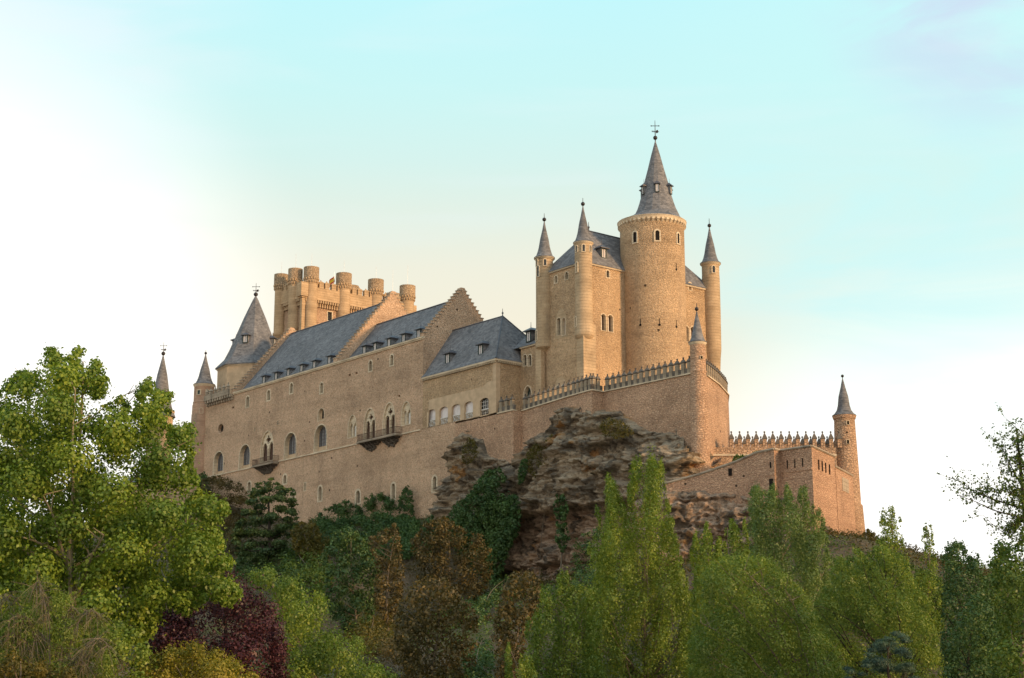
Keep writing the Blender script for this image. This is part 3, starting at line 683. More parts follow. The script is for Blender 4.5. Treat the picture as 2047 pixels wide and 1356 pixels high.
def keep_turret(c, rt, rows, eave, apex, top, windows, nm='turret'):
    o = lathe_part(nm, c, rows, 'ashlar', keep)
    lathe_part('turret_roof', c, cone_roof(c, eave[0], eave[1], apex), 'slate', o)
    Y = wor(c)[1]; lathe_part('cornice', c, [(eave[0] * .86, eave[1] + 4), (eave[0] * .99, eave[1] + 1.2), (eave[0] * .99, eave[1] + .4)], 'trim stone', o)
    finial(o, c, zY(apex, Y), .30, zY(top, Y))
    for (x, y0, y1, wp) in windows:
        rr = prof(c, [(rt, y1)])[0][0]; k = cyl_window(keep, x, y0, y1, wp, c, rr); k.parent = o; g = ORG[keep.name]
        ORG[k.name] = g
    return o
T1 = (A1, VK + .05); T2 = (AK + .05, VK); T4 = (AK, VE)
keep_turret(T1, 17.3, [(2, 709), (9, 701), (17.6, 696), (17.6, 690), (17.4, 640), (17.2, 524), (17.2, 518)], (21.2, 517), 443, 427, [(1076, 532, 553, 5.5), (1089.5, 518.5, 531, 5), (1074, 517, 532, 4), (1073, 661, 681, 6)])
keep_turret(T2, 17, [(2, 686), (10, 682), (17.5, 676), (19.6, 671.5), (19.6, 668), (18.4, 664), (17.6, 620), (17.4, 556), (17.2, 549), (17.6, 545), (17.4, 489)], (20.7, 486.5), 412, 396, [(1153.6, 525, 544, 4.5), (1152, 634, 653, 6), (1153.5, 492, 504, 4.2), (1166.8, 489.5, 503, 5), (1180, 491, 504, 4.2)])
keep_turret(T4, 17.6, [(13, 800), (13.5, 757), (14, 744), (15.5, 716), (17.2, 700), (17.8, 620), (17.8, 556), (17.4, 552), (17.4, 530)], (21, 528), 455, 437, [(1426.5, 532, 545.5, 5.5)])
# pilasters that carry the corbelled turrets
MB().box(T1[0] - 1.15, T1[0] + .1, VK - .75, VK - .01, 42, 54.0).build('pilaster', 'ashlar', keep)
pb = MB().box(AK - .5, AK + .95, VK - .95, VK - .003, 42, 54.6); pb.box(AK + .003, AK + .95, VK - .002, VK + 1.4, 42, 54.6); pb.build('pilaster', 'ashlar', keep)

# round tower in front of the keep
c0 = at_a(1306, 600, AK + 1.2); RT = (AK + 1.2, c0[1]); YR = wor(RT)[1]
rt = thing('round_tower', 'massive round stone tower with a tall bell-cast slate spire and bracketed eaves', 'castle tower', (RT[0], RT[1], 42))
lathe_part('wall', RT, [(65.5, 810), (65.3, 760), (64.6, 600), (64, 455)], 'keep stone', rt, 72)
RR = prof(RT, [(64.4, 600)])[0][0]
for x, y0, y1, wp in ((1269.8, 464, 485, 8), (1314.2, 461, 481, 8.6), (1355.3, 467, 487, 6.5)):
    cyl_window(rt, x, y0, y1, wp, RT, RR, trim=.22, pane='shadow glass')
for x, y in ((1351.8, 539), (1280.3, 650), (1318.2, 649.5), (1352, 653.5)):
    q = at_cyl(x, y, RT, RR); an = math.atan2(q[1] - RT[1], q[0] - RT[0])
    b = MB(); b.lathe((0, 0), [(.2, -.05), (.2, .05)], 12)
    key = 'keyhole'
    if key not in _wm:
        b = MB(); b.add([(.19 * math.cos(t_), -.045, .19 * math.sin(t_)) for t_ in [2 * math.pi * k / 14 for k in range(14)]], [tuple(range(14))]); b.box(-.05, .05, -.04, 0, .1, .95)
        _wm[key] = with_mat(b.mesh('loophole'), 'shadow glass')
    put('loophole', _wm[key], rt, q, an + math.pi / 2)
pr = prof(RT, [(64.3, 456), (66.5, 454), (69, 449.5), (69.3, 447.5)])
MB().lathe(RT, pr, 72).build('cornice', 'trim stone', rt, True)
b = MB()
for i in range(44):
    t_ = 2 * math.pi * i / 44; r0, r1 = RR - .05, pr[2][0] - .06; ca, sa = math.cos(t_), math.sin(t_); wv = .17; zt = pr[1][1] + .1
    P = lambda r_, s_, z: (RT[0] + r_ * ca - s_ * sa, RT[1] + r_ * sa + s_ * ca, z)
    b.prism([P(r0, -wv, zt), P(r1, -wv, zt), P(r1, -wv, zt - .3), P(r0, -wv, zt - .7)], [P(r0, wv, zt), P(r1, wv, zt), P(r1, wv, zt - .3), P(r0, wv, zt - .7)])
b.build('brackets', 'trim stone', rt)
spire = prof(RT, [(69, 447.3), (66, 445.5), (51, 436.5), (44, 428), (39, 418), (34.5, 405), (31, 393), (25.5, 369), (16.5, 337), (8.5, 306), (1.5, 282), (.8, 278)])
SPX = at_a(1316.5, 600, AK + 1.2)[1] - RT[1]; SP = (RT[0], RT[1] + SPX)
b = MB(); b.lathe(RT, [(r_ * 1.01, z) for r_, z in spire], 16, .5)
zl, zh = spire[0][1], spire[3][1]
b.v = [(x, y + SPX * min(1, max(0, (z - zl) / (zh - zl))), z) for x, y, z in b.v]; b.build('roof', 'slate', rt)
finial(rt, SP, zY(277, YR), .33, zY(238, YR), .58, 'weathervane_cross')
for i in range(6):
    t_ = math.atan2(wor(SP)[1] - 0, wor(SP)[0]) - ANG + math.pi + math.pi * i / 3 + R(3)
    o = dormer(rt, (SP[0] + 2.42 * math.cos(t_), SP[1] + 2.42 * math.sin(t_), zY(391.5, YR)), t_ + math.pi / 2); o.scale = (.66, .7, 1.0)

# ================================================================= terrace walls with merlons
ZT = 43.0
tw = thing('terrace_wall', 'long bastion wall below the keep topped with pinnacled merlons', 'rampart wall', (30, 2, 40))
B = [at_z(1000, 830, ZT)[:2], (14.1, 0.0), at_z(1043, 823, ZT)[:2], at_z(1140, 793, ZT)[:2], at_z(1183, 781, ZT)[:2], at_z(1206, 785, ZT)[:2], at_z(1383, 748, ZT)[:2]]
B[0] = (.12, 0.0)
BC = at_z(1396, 748, ZT)[:2]                      # bastion corner turret centre
E1 = at_z(1414, 753, ZT)[:2]; E2 = at_z(1437, 770, ZT)[:2]; E3 = at_z(1456, 791, ZT)[:2]; E4 = (E3[0] - 9.0, E3[1] + 9.0); E5 = cas((32.0, 246, 0))[:2]
B += [(BC[0] + .5, BC[1] - .7), E1, E2, E3, E4, E5, (5, 40)]
pts = B + [(.2, 30)]
wb = MB()
def batter(p_, i): return p_
lo = [];
cx_, cy_ = 24, 14
for i, p_ in enumerate(pts):
    k = 1.018 if 6 <= i <= 10 else 1.0
    lo.append((cx_ + (p_[0] - cx_) * k, cy_ + (p_[1] - cy_) * k))
k_ = len(pts)
wb.add([(q[0], q[1], 14) for q in lo] + [(q[0], q[1], ZT) for q in pts], [(i, (i + 1) % k_, k_ + (i + 1) % k_, k_ + i) for i in range(k_)] + [tuple(range(k_, 2 * k_))])
wb.build('wall', 'terrace stone', tw)
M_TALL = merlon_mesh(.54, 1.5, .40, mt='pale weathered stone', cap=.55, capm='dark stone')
cop = MB(); par = MB()
def seg_strip(mb, p0, p1, off0, off1, z0, z1):
    d = np.array(p1) - np.array(p0); L = np.linalg.norm(d); d /= L; nn = np.array((d[1], -d[0]))
    q = [np.array(p0) + nn * off0, np.array(p1) + nn * off0, np.array(p1) + nn * off1, np.array(p0) + nn * off1]
    mb.prism_z([tuple(x) for x in q], z0, z1)
def merlon_run(p0, p1, n_, me, first=.5, last=.5, root=None, z=ZT + .18):
    d = np.array(p1) - np.array(p0); L = np.linalg.norm(d); u_ = d / L; nn = np.array((u_[1], -u_[0]))
    for i in range(n_):
        f_ = first + (L - first - last) * (i / max(n_ - 1, 1)); q = np.array(p0) + u_ * f_ - nn * .26
        put_merlon('merlon', me, root or tw, (q[0], q[1], z), math.atan2(u_[1], u_[0]))
runs = [(1, (GA + .3, 0.0), B[1], 3), (2, B[2], B[3], 10), (3, B[3], B[4], 5), (4, B[4], B[5], 2), (5, B[5], B[6], 15), (7, E1, E2, 6), (8, E2, E3, 7), (9, E3, E4, 7)]
for j, (i, p0, p1, n_) in enumerate(runs):
    seg_strip(cop, p0, p1, .14 + .004 * (j % 2), -.7, ZT + .003, ZT + .18 + .006 * (j % 2))
    seg_strip(par, p0, p1, -.12 - .01 * (j % 2), -.42, ZT + .187, ZT + .92 - .01 * (j % 2))
    merlon_run(p0, p1, n_, M_TALL, .6 if n_ > 2 else .55, .6 if n_ > 2 else .8)
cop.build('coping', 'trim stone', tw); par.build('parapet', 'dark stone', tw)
# corner turret of the bastion
bt = thing('bastion_turret', 'small round turret with slate cone on the bastion corner below the keep', 'castle turret', (BC[0], BC[1], 14))
lathe_part('wall', BC, [(20, 960), (18, 850), (16.3, 760), (16, 746), (17, 744.5), (17, 742.5), (15.6, 741), (15.4, 690)], 'terrace stone', bt, 36)
lathe_part('cornice', BC, [(15.6, 691), (18.3, 687.5), (18.3, 685.8)], 'trim stone', bt)
lathe_part('roof', BC, cone_roof(BC, 19, 685.5, 622), 'slate', bt)
finial(bt, BC, zY(622, wor(BC)[1]), .26, zY(606, wor(BC)[1]))
cyl_window(bt, 1402, 712, 718, 2.6, BC, prof(BC, [(15.5, 715)])[0][0], 'rect', .05, 'shadow glass', 'loophole')

# ================================================================= left end: corner turret, spired tower, far turret
c = at_v(407, 775, .3)[:2]; c = (c[0] - .3, .6)
lt = thing('corner_turret', 'slim round turret with diamond patterned wall at the left end of the hall', 'castle turret', (c[0], c[1], 22))
lathe_part('wall', c, [(26, 1010), (24, 910), (22, 812), (20.6, 808.5), (21.3, 806.5), (20, 804), (19.8, 775)], 'brick diamond', lt, 36)
lathe_part('cornice', c, [(20, 775), (21.6, 772), (21.6, 770.6)], 'trim stone', lt)
lathe_part('roof', c, cone_roof(c, 22, 770.5, 709), 'slate', lt)
finial(lt, c, zY(709, wor(c)[1]), .26, zY(700, wor(c)[1]))
rr = prof(c, [(20, 785)])[0][0]
cyl_window(lt, 397.5, 780.5, 788.5, 6, c, rr, 'rect', .16, 'green shutter'); cyl_window(lt, 415, 781, 788.5, 6, c, rr, 'rect', .16, 'green shutter')
cyl_window(lt, 402.2, 816, 826, 6.5, c, prof(c, [(21.5, 820)])[0][0], 'round', .1, 'shadow glass')
# raised lozenge lattice on the shaft
b = MB(); pz = prof(c, [(22.1, 830), (24, 925)]); 
for sgn in (1, -1):
    for k in range(14):
        pts_ = []
        for j in range(13):
            f_ = j / 12; t_ = -2.5 + (k / 14) * 2.1 * 1.3 + sgn * f_ * 1.6 - (0 if sgn > 0 else -1.6) - .3; 
            if -2.35 < t_ < -.95: z = pz[1][1] + (pz[0][1] - pz[1][1]) * f_; r_ = pz[1][0] + (pz[0][0] - pz[1][0]) * f_ + .01; pts_.append((c[0] + r_ * math.cos(t_), c[1] + r_ * math.sin(t_), z))
        if len(pts_) > 1: b.tube(pts_, .07, 4)
b.build('lattice_relief', 'weathered stone', lt)

OC = cas(wY(506, 740, 307)); OC = (OC[0], OC[1])
ot = thing('spired_tower', 'low polygonal tower with a steep faceted slate spire at the far end of the hall', 'castle tower', (OC[0], OC[1], 50))
b = MB().lathe(OC, prof(OC, [(70, 900), (70, 744)]), 8, .32); b.build('wall', 'plaster', ot)
MB().lathe(OC, prof(OC, [(70, 744.5), (73, 742), (73, 739.5)]), 8, .32).build('cornice', 'trim stone', ot)
MB().lathe(OC, prof(OC, [(75, 741), (75, 739), (58, 722), (49, 704), (40, 682), (22, 637), (6, 601), (1, 592)]), 8, .32).build('roof', 'slate', ot)
finial(ot, OC, zY(593, wor(OC)[1]), .42, zY(566, wor(OC)[1]), .65, 'weathervane_cross')
for i in range(8):
    t_ = -math.pi / 2 + R(22.5) * 0 + 2 * math.pi * (i + .82) / 8; ap = prof(OC, [(45, 697)])[0]
    if i % 2 == 0: dormer(ot, (OC[0] + ap[0] * .97 * math.cos(t_), OC[1] + ap[0] * .97 * math.sin(t_), ap[1] + .2), t_ + math.pi / 2, 1.15)

FC = cas(wY(322, 800, 330))[:2]
ft = thing('distant_turret', 'round turret with slate cone half hidden behind the big leafy plane tree', 'castle turret', (FC[0], FC[1], 45))
lathe_part('wall', FC, [(25, 1000), (25, 830), (27, 827), (28, 825), (28, 822)], 'plaster', ft)
lathe_part('roof', FC, [(30, 834), (29, 831), (22, 814), (16.5, 790), (10, 750), (1, 711)], 'slate', ft)
finial(ft, FC, zY(711, wor(FC)[1]), .42, zY(684, wor(FC)[1]), .65, 'weathervane_cross')
cyl_window(ft, 329, 836, 850, 8, FC, prof(FC, [(25, 840)])[0][0], 'rect', .2, 'dark glass')
# low curtain wall continuing behind the plane tree
q0 = at_v(380, 900, 6); cw = thing('curtain_wall', 'low brown wall continuing left behind the plane tree', 'rampart wall', (q0[0] - 20, 8, 30))
MB().box(-130, AE - 1.0, 6, 12, 22, 47.2).build('wall', 'brick diamond', cw)
MB().prism_a([(5.4, 47.2), (9, 49.4), (12.6, 47.2)], -130, AE - 1.0).build('roof', 'slate', cw)

# ================================================================= crenellated tower behind the hall
JA, JV = -83.5, 23.7
jt = thing('crenellated_tower', 'tall golden tower ringed with round battlemented turrets behind the hall roofs', 'castle tower', (JA - 5, JV + 15, 50))
JL, JB = -90.6, 50.6
ZW = 83.1
fv = Face(vface(JV), [(JL, 50), (JA, 50), (JA, ZW), (JL, ZW)])
fa = Face(aface(JA), [(JV, 50), (JB, 50), (JB, ZW), (JV, ZW)])
s_, z0, z1, ww = pxa(659, 624, 641, 9, JA); window(fa, jt, s_, z0, z1, ww, 'rect', .16, .5, 'dark glass', (2, 3, 'iron'))
b = MB(); fv.into(b); fa.into(b)
b.add([(JL, JV, 50), (JL, JB, 50), (JL, JB, ZW), (JL, JV, ZW)], [(0, 1, 2, 3)]); b.add([(JL, JB, 50), (JA, JB, 50), (JA, JB, ZW), (JL, JB, ZW)], [(0, 1, 2, 3)])
b.build('wall', 'tower stone', jt)
b = MB()
PO = .75
b.box(JL - PO, JA + PO, JV - PO, JV + .1, ZW - .6, ZW + 2.0).box(JA - .1, JA + PO, JV + .1, JB - .1, ZW - .6, ZW + 2.0).box(JL - PO, JL + .1, JV + .1, JB - .1, ZW - .6, ZW + 2.0).box(JL - PO, JA + PO, JB - .1, JB + PO, ZW - .6, ZW + 2.0)
b.box(JL + .1, JA - .1, JV + .1, JB - .1, ZW - .2, ZW + .3)
b.build('parapet', 'gold ashlar', jt)
n_ = 46; CORB = with_mat(MB().box(-.17, .17, -PO + .04, -.003, .85, 1.397).box(-.14, .14, -.42, -.003, 0, .847).mesh('corbel'), 'gold ashlar')
for i in range(n_): put('corbel', CORB, jt, (JA, JV + .4 + (JB - JV - .8) * i / (n_ - 1), ZW - 2.0), math.pi / 2)
for i in range(14): put('corbel', CORB, jt, (JL + .5 + (JA - JL - 1.0) * i / 13, JV, ZW - 2.0))
mm = merlon_mesh(1.05, 1.2, .7, mt='gold ashlar', cap=.4)
for v in (27.6, 29.0, 30.6, 32.0, 35.6, 37.0, 38.6, 40.0, 43.6, 45.0, 46.6):
    put_merlon('merlon', mm, jt, (JA + .35, v, ZW + 1.9), math.pi / 2)
for a in (-89.6, -88.0, -85.2): put_merlon('merlon', mm, jt, (a, JV - .35, ZW + 1.9))
def jturret(c, r_, ytop, ycr, ybot=None, rod=None):
    Y = wor(c)[1]; top = 89.15; zc = zY(ycr, Y)
    k = (Y * math.cos(PITCH) + 85 * math.sin(PITCH)) / F
    r0 = r_ * k; zc = top - 2.3
    zb = zY(ybot, Y) if ybot else 55
    pr_ = ([(.15, zb - 2.1), (r0 * .55, zb - 1.3), (r0 * .9, zb - .5), (r0 * .98, zb - .2), (r0 * .98, zb)] if ybot else [(r0 * .84, zb)]) + [(r0 * .84, zb + .05), (r0 * .84, zc - 1.1)]
    o = MB().lathe(c, pr_, 28).build('turret', 'gold ashlar', jt, True)
    b = MB().lathe(c, [(r0 * .84, zc - 1.12), (r0 * .92, zc - .62), (r0 * .96, zc), (r0, zc + .02), (r0, top), (r0 * .86, top), (r0 * .84, top - .6)], 28); b.build('battlement_crown', 'crown stone', o, True)
    b = MB()
    for lev, (rr_, zl, m_) in enumerate(((r0 * .93, zc - .72, 18), (r0 * .99, zc - .1, 18))):
        for i in range(m_):
            t_ = 2 * math.pi * (i + lev * .5) / m_; b.lathe((c[0] + rr_ * .97 * math.cos(t_), c[1] + rr_ * .97 * math.sin(t_)), [(.05, zl - .36), (.16, zl - .18), (.16, zl + .12)], 6)
    b.build('corbel_ring', 'gold ashlar', o)
    if rod:
        zr_ = zY(rod, Y); MB().tube([(c[0], c[1], top - .8), (c[0], c[1], zr_)], [.05, .035], 5).build('lightning_rod', 'steel', jt)
tv = lambda x, y: at_v(x, y, JV - .2)[:2]
ta = lambda x, y: at_a(x, y, JA + .2)[:2]
jturret(tv(562.5, 553), 14.3, 553, 573, 668, 524)
jturret(tv(591, 537), 14.6, 537, 557, 656, 508)
jturret(ta(622.8, 538), 15.6, 538, 557, 656, 507)
jturret(ta(687.6, 550), 15.9, 548, 567, None, 521)
jturret(ta(751.5, 560), 15.9, 560, 580, None, 533)
jturret(ta(814.7, 572), 16, 572, 592, None, 531)
jturret((JL - .2, JB), 15, 581, 600, None, 540)
jturret((JL - .2, 40), 15, 581, 600, None, None)
q = at_a(606, 590, JA); MB().box(JA - .6, JA + 1.15, JV - 1.15, JV + .5, ZW - .3, ZW + 2.6).build('corner_box', 'gold ashlar', jt)
MB().box(JA - .2, JA + .55, JV - .55, JV + .2, 62, ZW - .303).build('pilaster', 'gold ashlar', jt)
# flag
fq = at_a(668, 560, JA - 3); fl = thing('flag', 'red and yellow flag hanging from a pole on the crenellated tower', 'flag', (fq[0], fq[1], ZW + .3))
MB().tube([(fq[0], fq[1], ZW), (fq[0], fq[1], 90.2)], [.06, .04]).build('pole', 'steel', fl)
cl = MB()
me_v = []
zt = 89.6; nx = 8
for j in range(5):
    for i in range(nx + 1):
        u_ = i / nx; me_v.append((fq[0] - u_ * 2.2, fq[1] + .18 * math.sin(u_ * 7 + j * .4), zt - j * .38 * (1 - .1 * u_) - u_ * 1.1))
cl.add(me_v, [(j * (nx + 1) + i, j * (nx + 1) + i + 1, (j + 1) * (nx + 1) + i + 1, (j + 1) * (nx + 1) + i) for j in range(4) for i in range(nx)])
o = cl.build('cloth', 'flag red', fl); o.data.materials.append(MATS['flag yellow'])
for i, f in enumerate(o.data.polygons): f.material_index = 1 if (i // nx) in (1, 2) else 0

# ================================================================= lower barbican at the right
def w2(p_): return cas((p_[0], p_[1], 0))[:2]
PZ = 31.4
pC = wY(1622, 892, 189)[:2]; PZ = float(wY(1622, 892, 189)[2])
def onz(x, y, z): r = ray(x, y); return (CAM + r * ((z - 1.7) / r[2]))[:2]
pS3 = onz(1547, 898, PZ); pS3b = onz(1559, 901, PZ)
pR1 = onz(1668, 913, PZ); PZ2 = float(wY(1668, 932, float(pR1[1]))[2]); pR2 = onz(1704, 951, PZ2)
pS1 = wY(1330, 967, 199); pS2 = wY(1400, 948, 197.5); pS25 = wY(1470, 924, 195.5); pS28 = wY(1510, 906, 193.5)
bb = thing('barbican_wall', 'plain reddish lower outwork wall with a sharp lit corner in front of the far turret', 'rampart wall', w2(pC) + (14,))
top = [pS1, pS2, pS25, pS28, np.array((*pS3, PZ)), np.array((*pS3b, PZ)), np.array((*pC, PZ)), np.array((*pR1, PZ))]
b = MB(); bc_ = np.array((36., 206.))
def wallstrip(mb, tops, zb, th, bat=.02):
    c_ = []
    for q in tops:
        o_ = np.array(q[:2]) - bc_; o_ /= np.linalg.norm(o_)
        c_.append((w2(q), w2(np.array(q[:2]) + o_ * 14 * bat), w2(np.array(q[:2]) - o_ * th), float(q[2])))
    for i in range(len(c_) - 1):
        (f0, g0, b0, z0), (f1, g1, b1, z1) = c_[i], c_[i + 1]
        mb.add([(*g0, zb), (*g1, zb), (*f1, z1), (*f0, z0), (*b0, zb), (*b1, zb), (*b1, z1), (*b0, z0)], [(0, 1, 2, 3), (3, 2, 6, 7), (5, 4, 7, 6), (0, 3, 7, 4), (1, 5, 6, 2)])
wallstrip(b, top, 15, 1.2)
wallstrip(b, [np.array((*pR1, PZ2)) + (.1, .25, 0), np.array((*pR2, PZ2)), np.array((*pR2, PZ2)) + (.5, 9, 0)], 15, 1.2)
b.build('wall', 'barbican stone', bb)
cb = MB()
for i in range(len(top) - 1):
    p0, p1 = top[i], top[i + 1]; cb.tube([(*w2(p0), p0[2] + .02), (*w2(p1), p1[2] + .02)], .16, 6)
p0, p1 = np.array((*pR1, PZ2)), np.array((*pR2, PZ2)); cb.tube([(*w2(p0), PZ2), (*w2(p1), PZ2)], .15, 6)
cb.build('coping', 'weathered stone', bb)
def slab_on(pa, pb, f0, f1, z0, z1, mb, out=.04):
    d = np.array(pb[:2]) - np.array(pa[:2]); nn = np.array((d[1], -d[0])); nn /= np.linalg.norm(nn)
    A_ = np.array(pa[:2]) + d * f0 + nn * out; B_ = np.array(pa[:2]) + d * f1 + nn * out
    mb.prism([(*w2(A_), z0), (*w2(B_), z0), (*w2(B_), z1), (*w2(A_), z1)], [(*w2(A_ - nn * .3), z0), (*w2(B_ - nn * .3), z0), (*w2(B_ - nn * .3), z1), (*w2(A_ - nn * .3), z1)])
sl = MB()
for f_ in (.22, .46, .70): slab_on(pS3b, pC, f_, f_ + .022, PZ - 2.3, PZ - 1.3, sl, .10)
for f_ in (.25, .40, .55, .72): slab_on(pC, pR1, f_, f_ + .016, PZ - 2.5, PZ - 1.3, sl, .14)
slab_on(pS28, pS3, .78, .84, PZ - 2.2, PZ - 1.5, sl, .12); slab_on(pS28, pS3, .74, .92, PZ - 5.2, PZ - 3.5, sl, .2)
slab_on(pS2, pS25, .80, .90, 29.0, 29.9, sl, .10)
sl.build('loopholes', 'shadow glass', bb)
sc_ = MB(); slab_on(pS3b, pC, 0, .995, PZ - 2.75, PZ - 2.55, sc_, .12); slab_on(pS28, pS3, .5, 1, PZ - 3.1, PZ - 2.95, sc_, .12); sc_.build('string_course', 'barbican stone', bb)
pt = MB(); slab_on(pR1, pR2, .36, .72, PZ2 - 2.6, PZ2 - .9, pt, .08); pt.build('blocked_window', 'weathered stone', bb)
# far right turret
YT = float(pR2[1]) + 2.6; pT = wY(1688, 840, YT); TC = w2(pT)
wt = thing('watch_turret', 'tall slim round turret with slate cone standing alone at the right end of the walls', 'castle turret', TC + (12,))
lathe_part('wall', TC, [(32, 1120), (31, 1058), (28.5, 1012), (25.5, 1008), (24, 940), (20.8, 850), (20.4, 838)], 'tower stone', wt, 40)
lathe_part('cornice', TC, [(21.7, 839), (23.4, 834), (23.4, 832)], 'terrace stone', wt)
lathe_part('roof', TC, cone_roof(TC, 24, 832, 757, .56), 'slate', wt)
finial(wt, TC, zY(755, YT), .2, zY(749, YT))
for y0, y1 in ((842, 849), (880, 888)): cyl_window(wt, 1695, y0, y1, 3, TC, prof(TC, [(22.2, 860)])[0][0], 'rect', .06, 'shadow glass', 'loophole')
# merloned wall behind the barbican
pw = thing('parapet_wall', 'straight back parapet with two rows of pointed merlons left of the watch turret', 'rampart wall', w2((33, 207)) + (20,))
zp = float(wY(1560, 904, 206)[2]); L0 = float(wY(1420, 904, 206)[0]); L1 = float(wY(1672, 904, 206)[0])
def wbox(mb, x0, x1, y0, y1, z0, z1): mb.prism_z([w2((x0, y0)), w2((x1, y0)), w2((x1, y1)), w2((x0, y1))], z0, z1)
b = MB(); wbox(b, L0, L1, 206, 207.2, 16, zp - .5); b.build('wall', 'tower stone', pw)
b = MB(); wbox(b, L0, L1, 205.85, 207.2, zp - .497, zp - .25); b.build('coping', 'trim stone', pw)
b = MB(); wbox(b, L0, L1, 206.1, 206.6, zp - .247, zp + .62); wbox(b, L0, L1, 210.1, 210.6, zp - 4, zp + .62); b.build('parapet', 'tower stone', pw)
M_POINT = merlon_mesh(.50, 1.1, .45, mt='tower stone', cap=.8, capm='dark stone')
for i in range(14):
    x = float(wY(1463 + (i - .0) * 16.6, 880, 206)[0]); put_merlon('merlon', M_POINT, pw, w2((x, 206.35)) + (zp + .6,), -ANG)
    x = float(wY(1472 + (i - .0) * 16.6, 880, 210)[0]); put_merlon('merlon', M_POINT, pw, w2((x, 210.35)) + (zp + .6,), -ANG)

# ================================================================= terrain
HULL = [wor((a, v, 0))[:2] for a, v in ((-125, 4), (-80, 0), (0, 0), (15, -1), (48, 0))] + [tuple(pS1[:2]), tuple(pS2[:2]), tuple(pS3), tuple(pC), tuple(pR2), (45, 203), (30, 240), wor((0, 40, 0))[:2], wor((-60, 75, 0))[:2], wor((-125, 70, 0))[:2]]
HP = np.array(HULL)
def hull_dist(x, y):
    x = np.asarray(x, float); y = np.asarray(y, float); best = np.full(x.shape, 1e9); ins = np.zeros(x.shape, bool)
    for i in range(len(HP)):
        p0, p1 = HP[i], HP[(i + 1) % len(HP)]; d = p1 - p0
        t_ = np.clip(((x - p0[0]) * d[0] + (y - p0[1]) * d[1]) / (d @ d), 0, 1)
        best = np.minimum(best, np.hypot(x - p0[0] - t_ * d[0], y - p0[1] - t_ * d[1]))
        c_ = ((p0[1] > y) != (p1[1] > y)) & (x < (p1[0] - p0[0]) * (y - p0[1]) / (p1[1] - p0[1] + 1e-12) + p0[0]); ins ^= c_
    return np.where(ins, 0, best)
def height(x, y):
    x = np.asarray(x, float); y = np.asarray(y, float)
    d = hull_dist(x, y)
    a = (x - O2[0]) * A2[0] + (y - O2[1]) * A2[1]
    base = np.interp(a, [-110, -75, -40, -3, 4, 15, 48, 60, 75], [40, 39, 31.5, 29.5, 27.5, 19.5, 19, 21, 22])
    f_ = np.clip(1 - d / 82, 0, 1)
    h = base * f_ ** 1.25
    rough = (np.sin(x * .21 + y * .13) + np.sin(x * .11 - y * .19 + 1.3) + .6 * np.sin(x * .43 + y * .37)) * .35
    return h + rough * np.clip(d / 6, 0, 1) * np.clip((86 - d) / 50, 0.12, 1)
def axis(lo, hi, f0, f1, fine, coarse): 
    return np.concatenate([np.arange(lo, f0, coarse), np.arange(f0, f1, fine), np.arange(f1, hi + 1, coarse)])
xs = axis(-900, 900, -120, 120, 2.0, 30); ys = axis(-200, 1500, 40, 340, 2.0, 30)
GX, GY = np.meshgrid(xs, ys); GZ = height(GX, GY)
me = bpy.data.meshes.new('terrain'); nv = GX.size; nx_, ny_ = len(xs), len(ys)
idx = np.arange(nv).reshape(ny_, nx_)
quads = np.stack([idx[:-1, :-1], idx[:-1, 1:], idx[1:, 1:], idx[1:, :-1]], -1).reshape(-1, 4)
def fast_mesh(name, V, Q):
    me = bpy.data.meshes.new(name); k = Q.shape[1]
    me.vertices.add(len(V)); me.vertices.foreach_set('co', np.ascontiguousarray(V, dtype=np.float32).ravel())
    me.loops.add(Q.size); me.loops.foreach_set('vertex_index', np.ascontiguousarray(Q, dtype=np.int32).ravel())
    me.polygons.add(len(Q)); me.polygons.foreach_set('loop_start', np.arange(0, Q.size, k, dtype=np.int32))
    me.update(calc_edges=True); return me
me = fast_mesh('terrain', np.stack([GX, GY, GZ], -1).reshape(-1, 3), quads); me.materials.append(MATS['soil'])
me.polygons.foreach_set('use_smooth', np.ones(len(quads), bool))
o = bpy.data.objects.new('terrain', me); COL.objects.link(o); tag(o, 'brown grassy slope falling from the castle walls', 'hillside', kind='structure')

# ================================================================= cliff
pl = [wor((-.6, 2.5, 0))[:2], wor((1.0, -.2, 0))[:2], wor((14, -.2, 0))[:2], wor((28, -1.2, 0))[:2], wor((48.5, .2, 0))[:2], tuple(onz(1412, 940, 31.5)), (24.2, 204.5)]
lens = [0]
for i in range(len(pl) - 1): lens.append(lens[-1] + math.dist(pl[i], pl[i + 1]))
def along(s_):
    for i in range(len(pl) - 1):
        if s_ <= lens[i + 1] or i == len(pl) - 2:
            f_ = (s_ - lens[i]) / (lens[i + 1] - lens[i]); return np.array(pl[i]) * (1 - f_) + np.array(pl[i + 1]) * f_
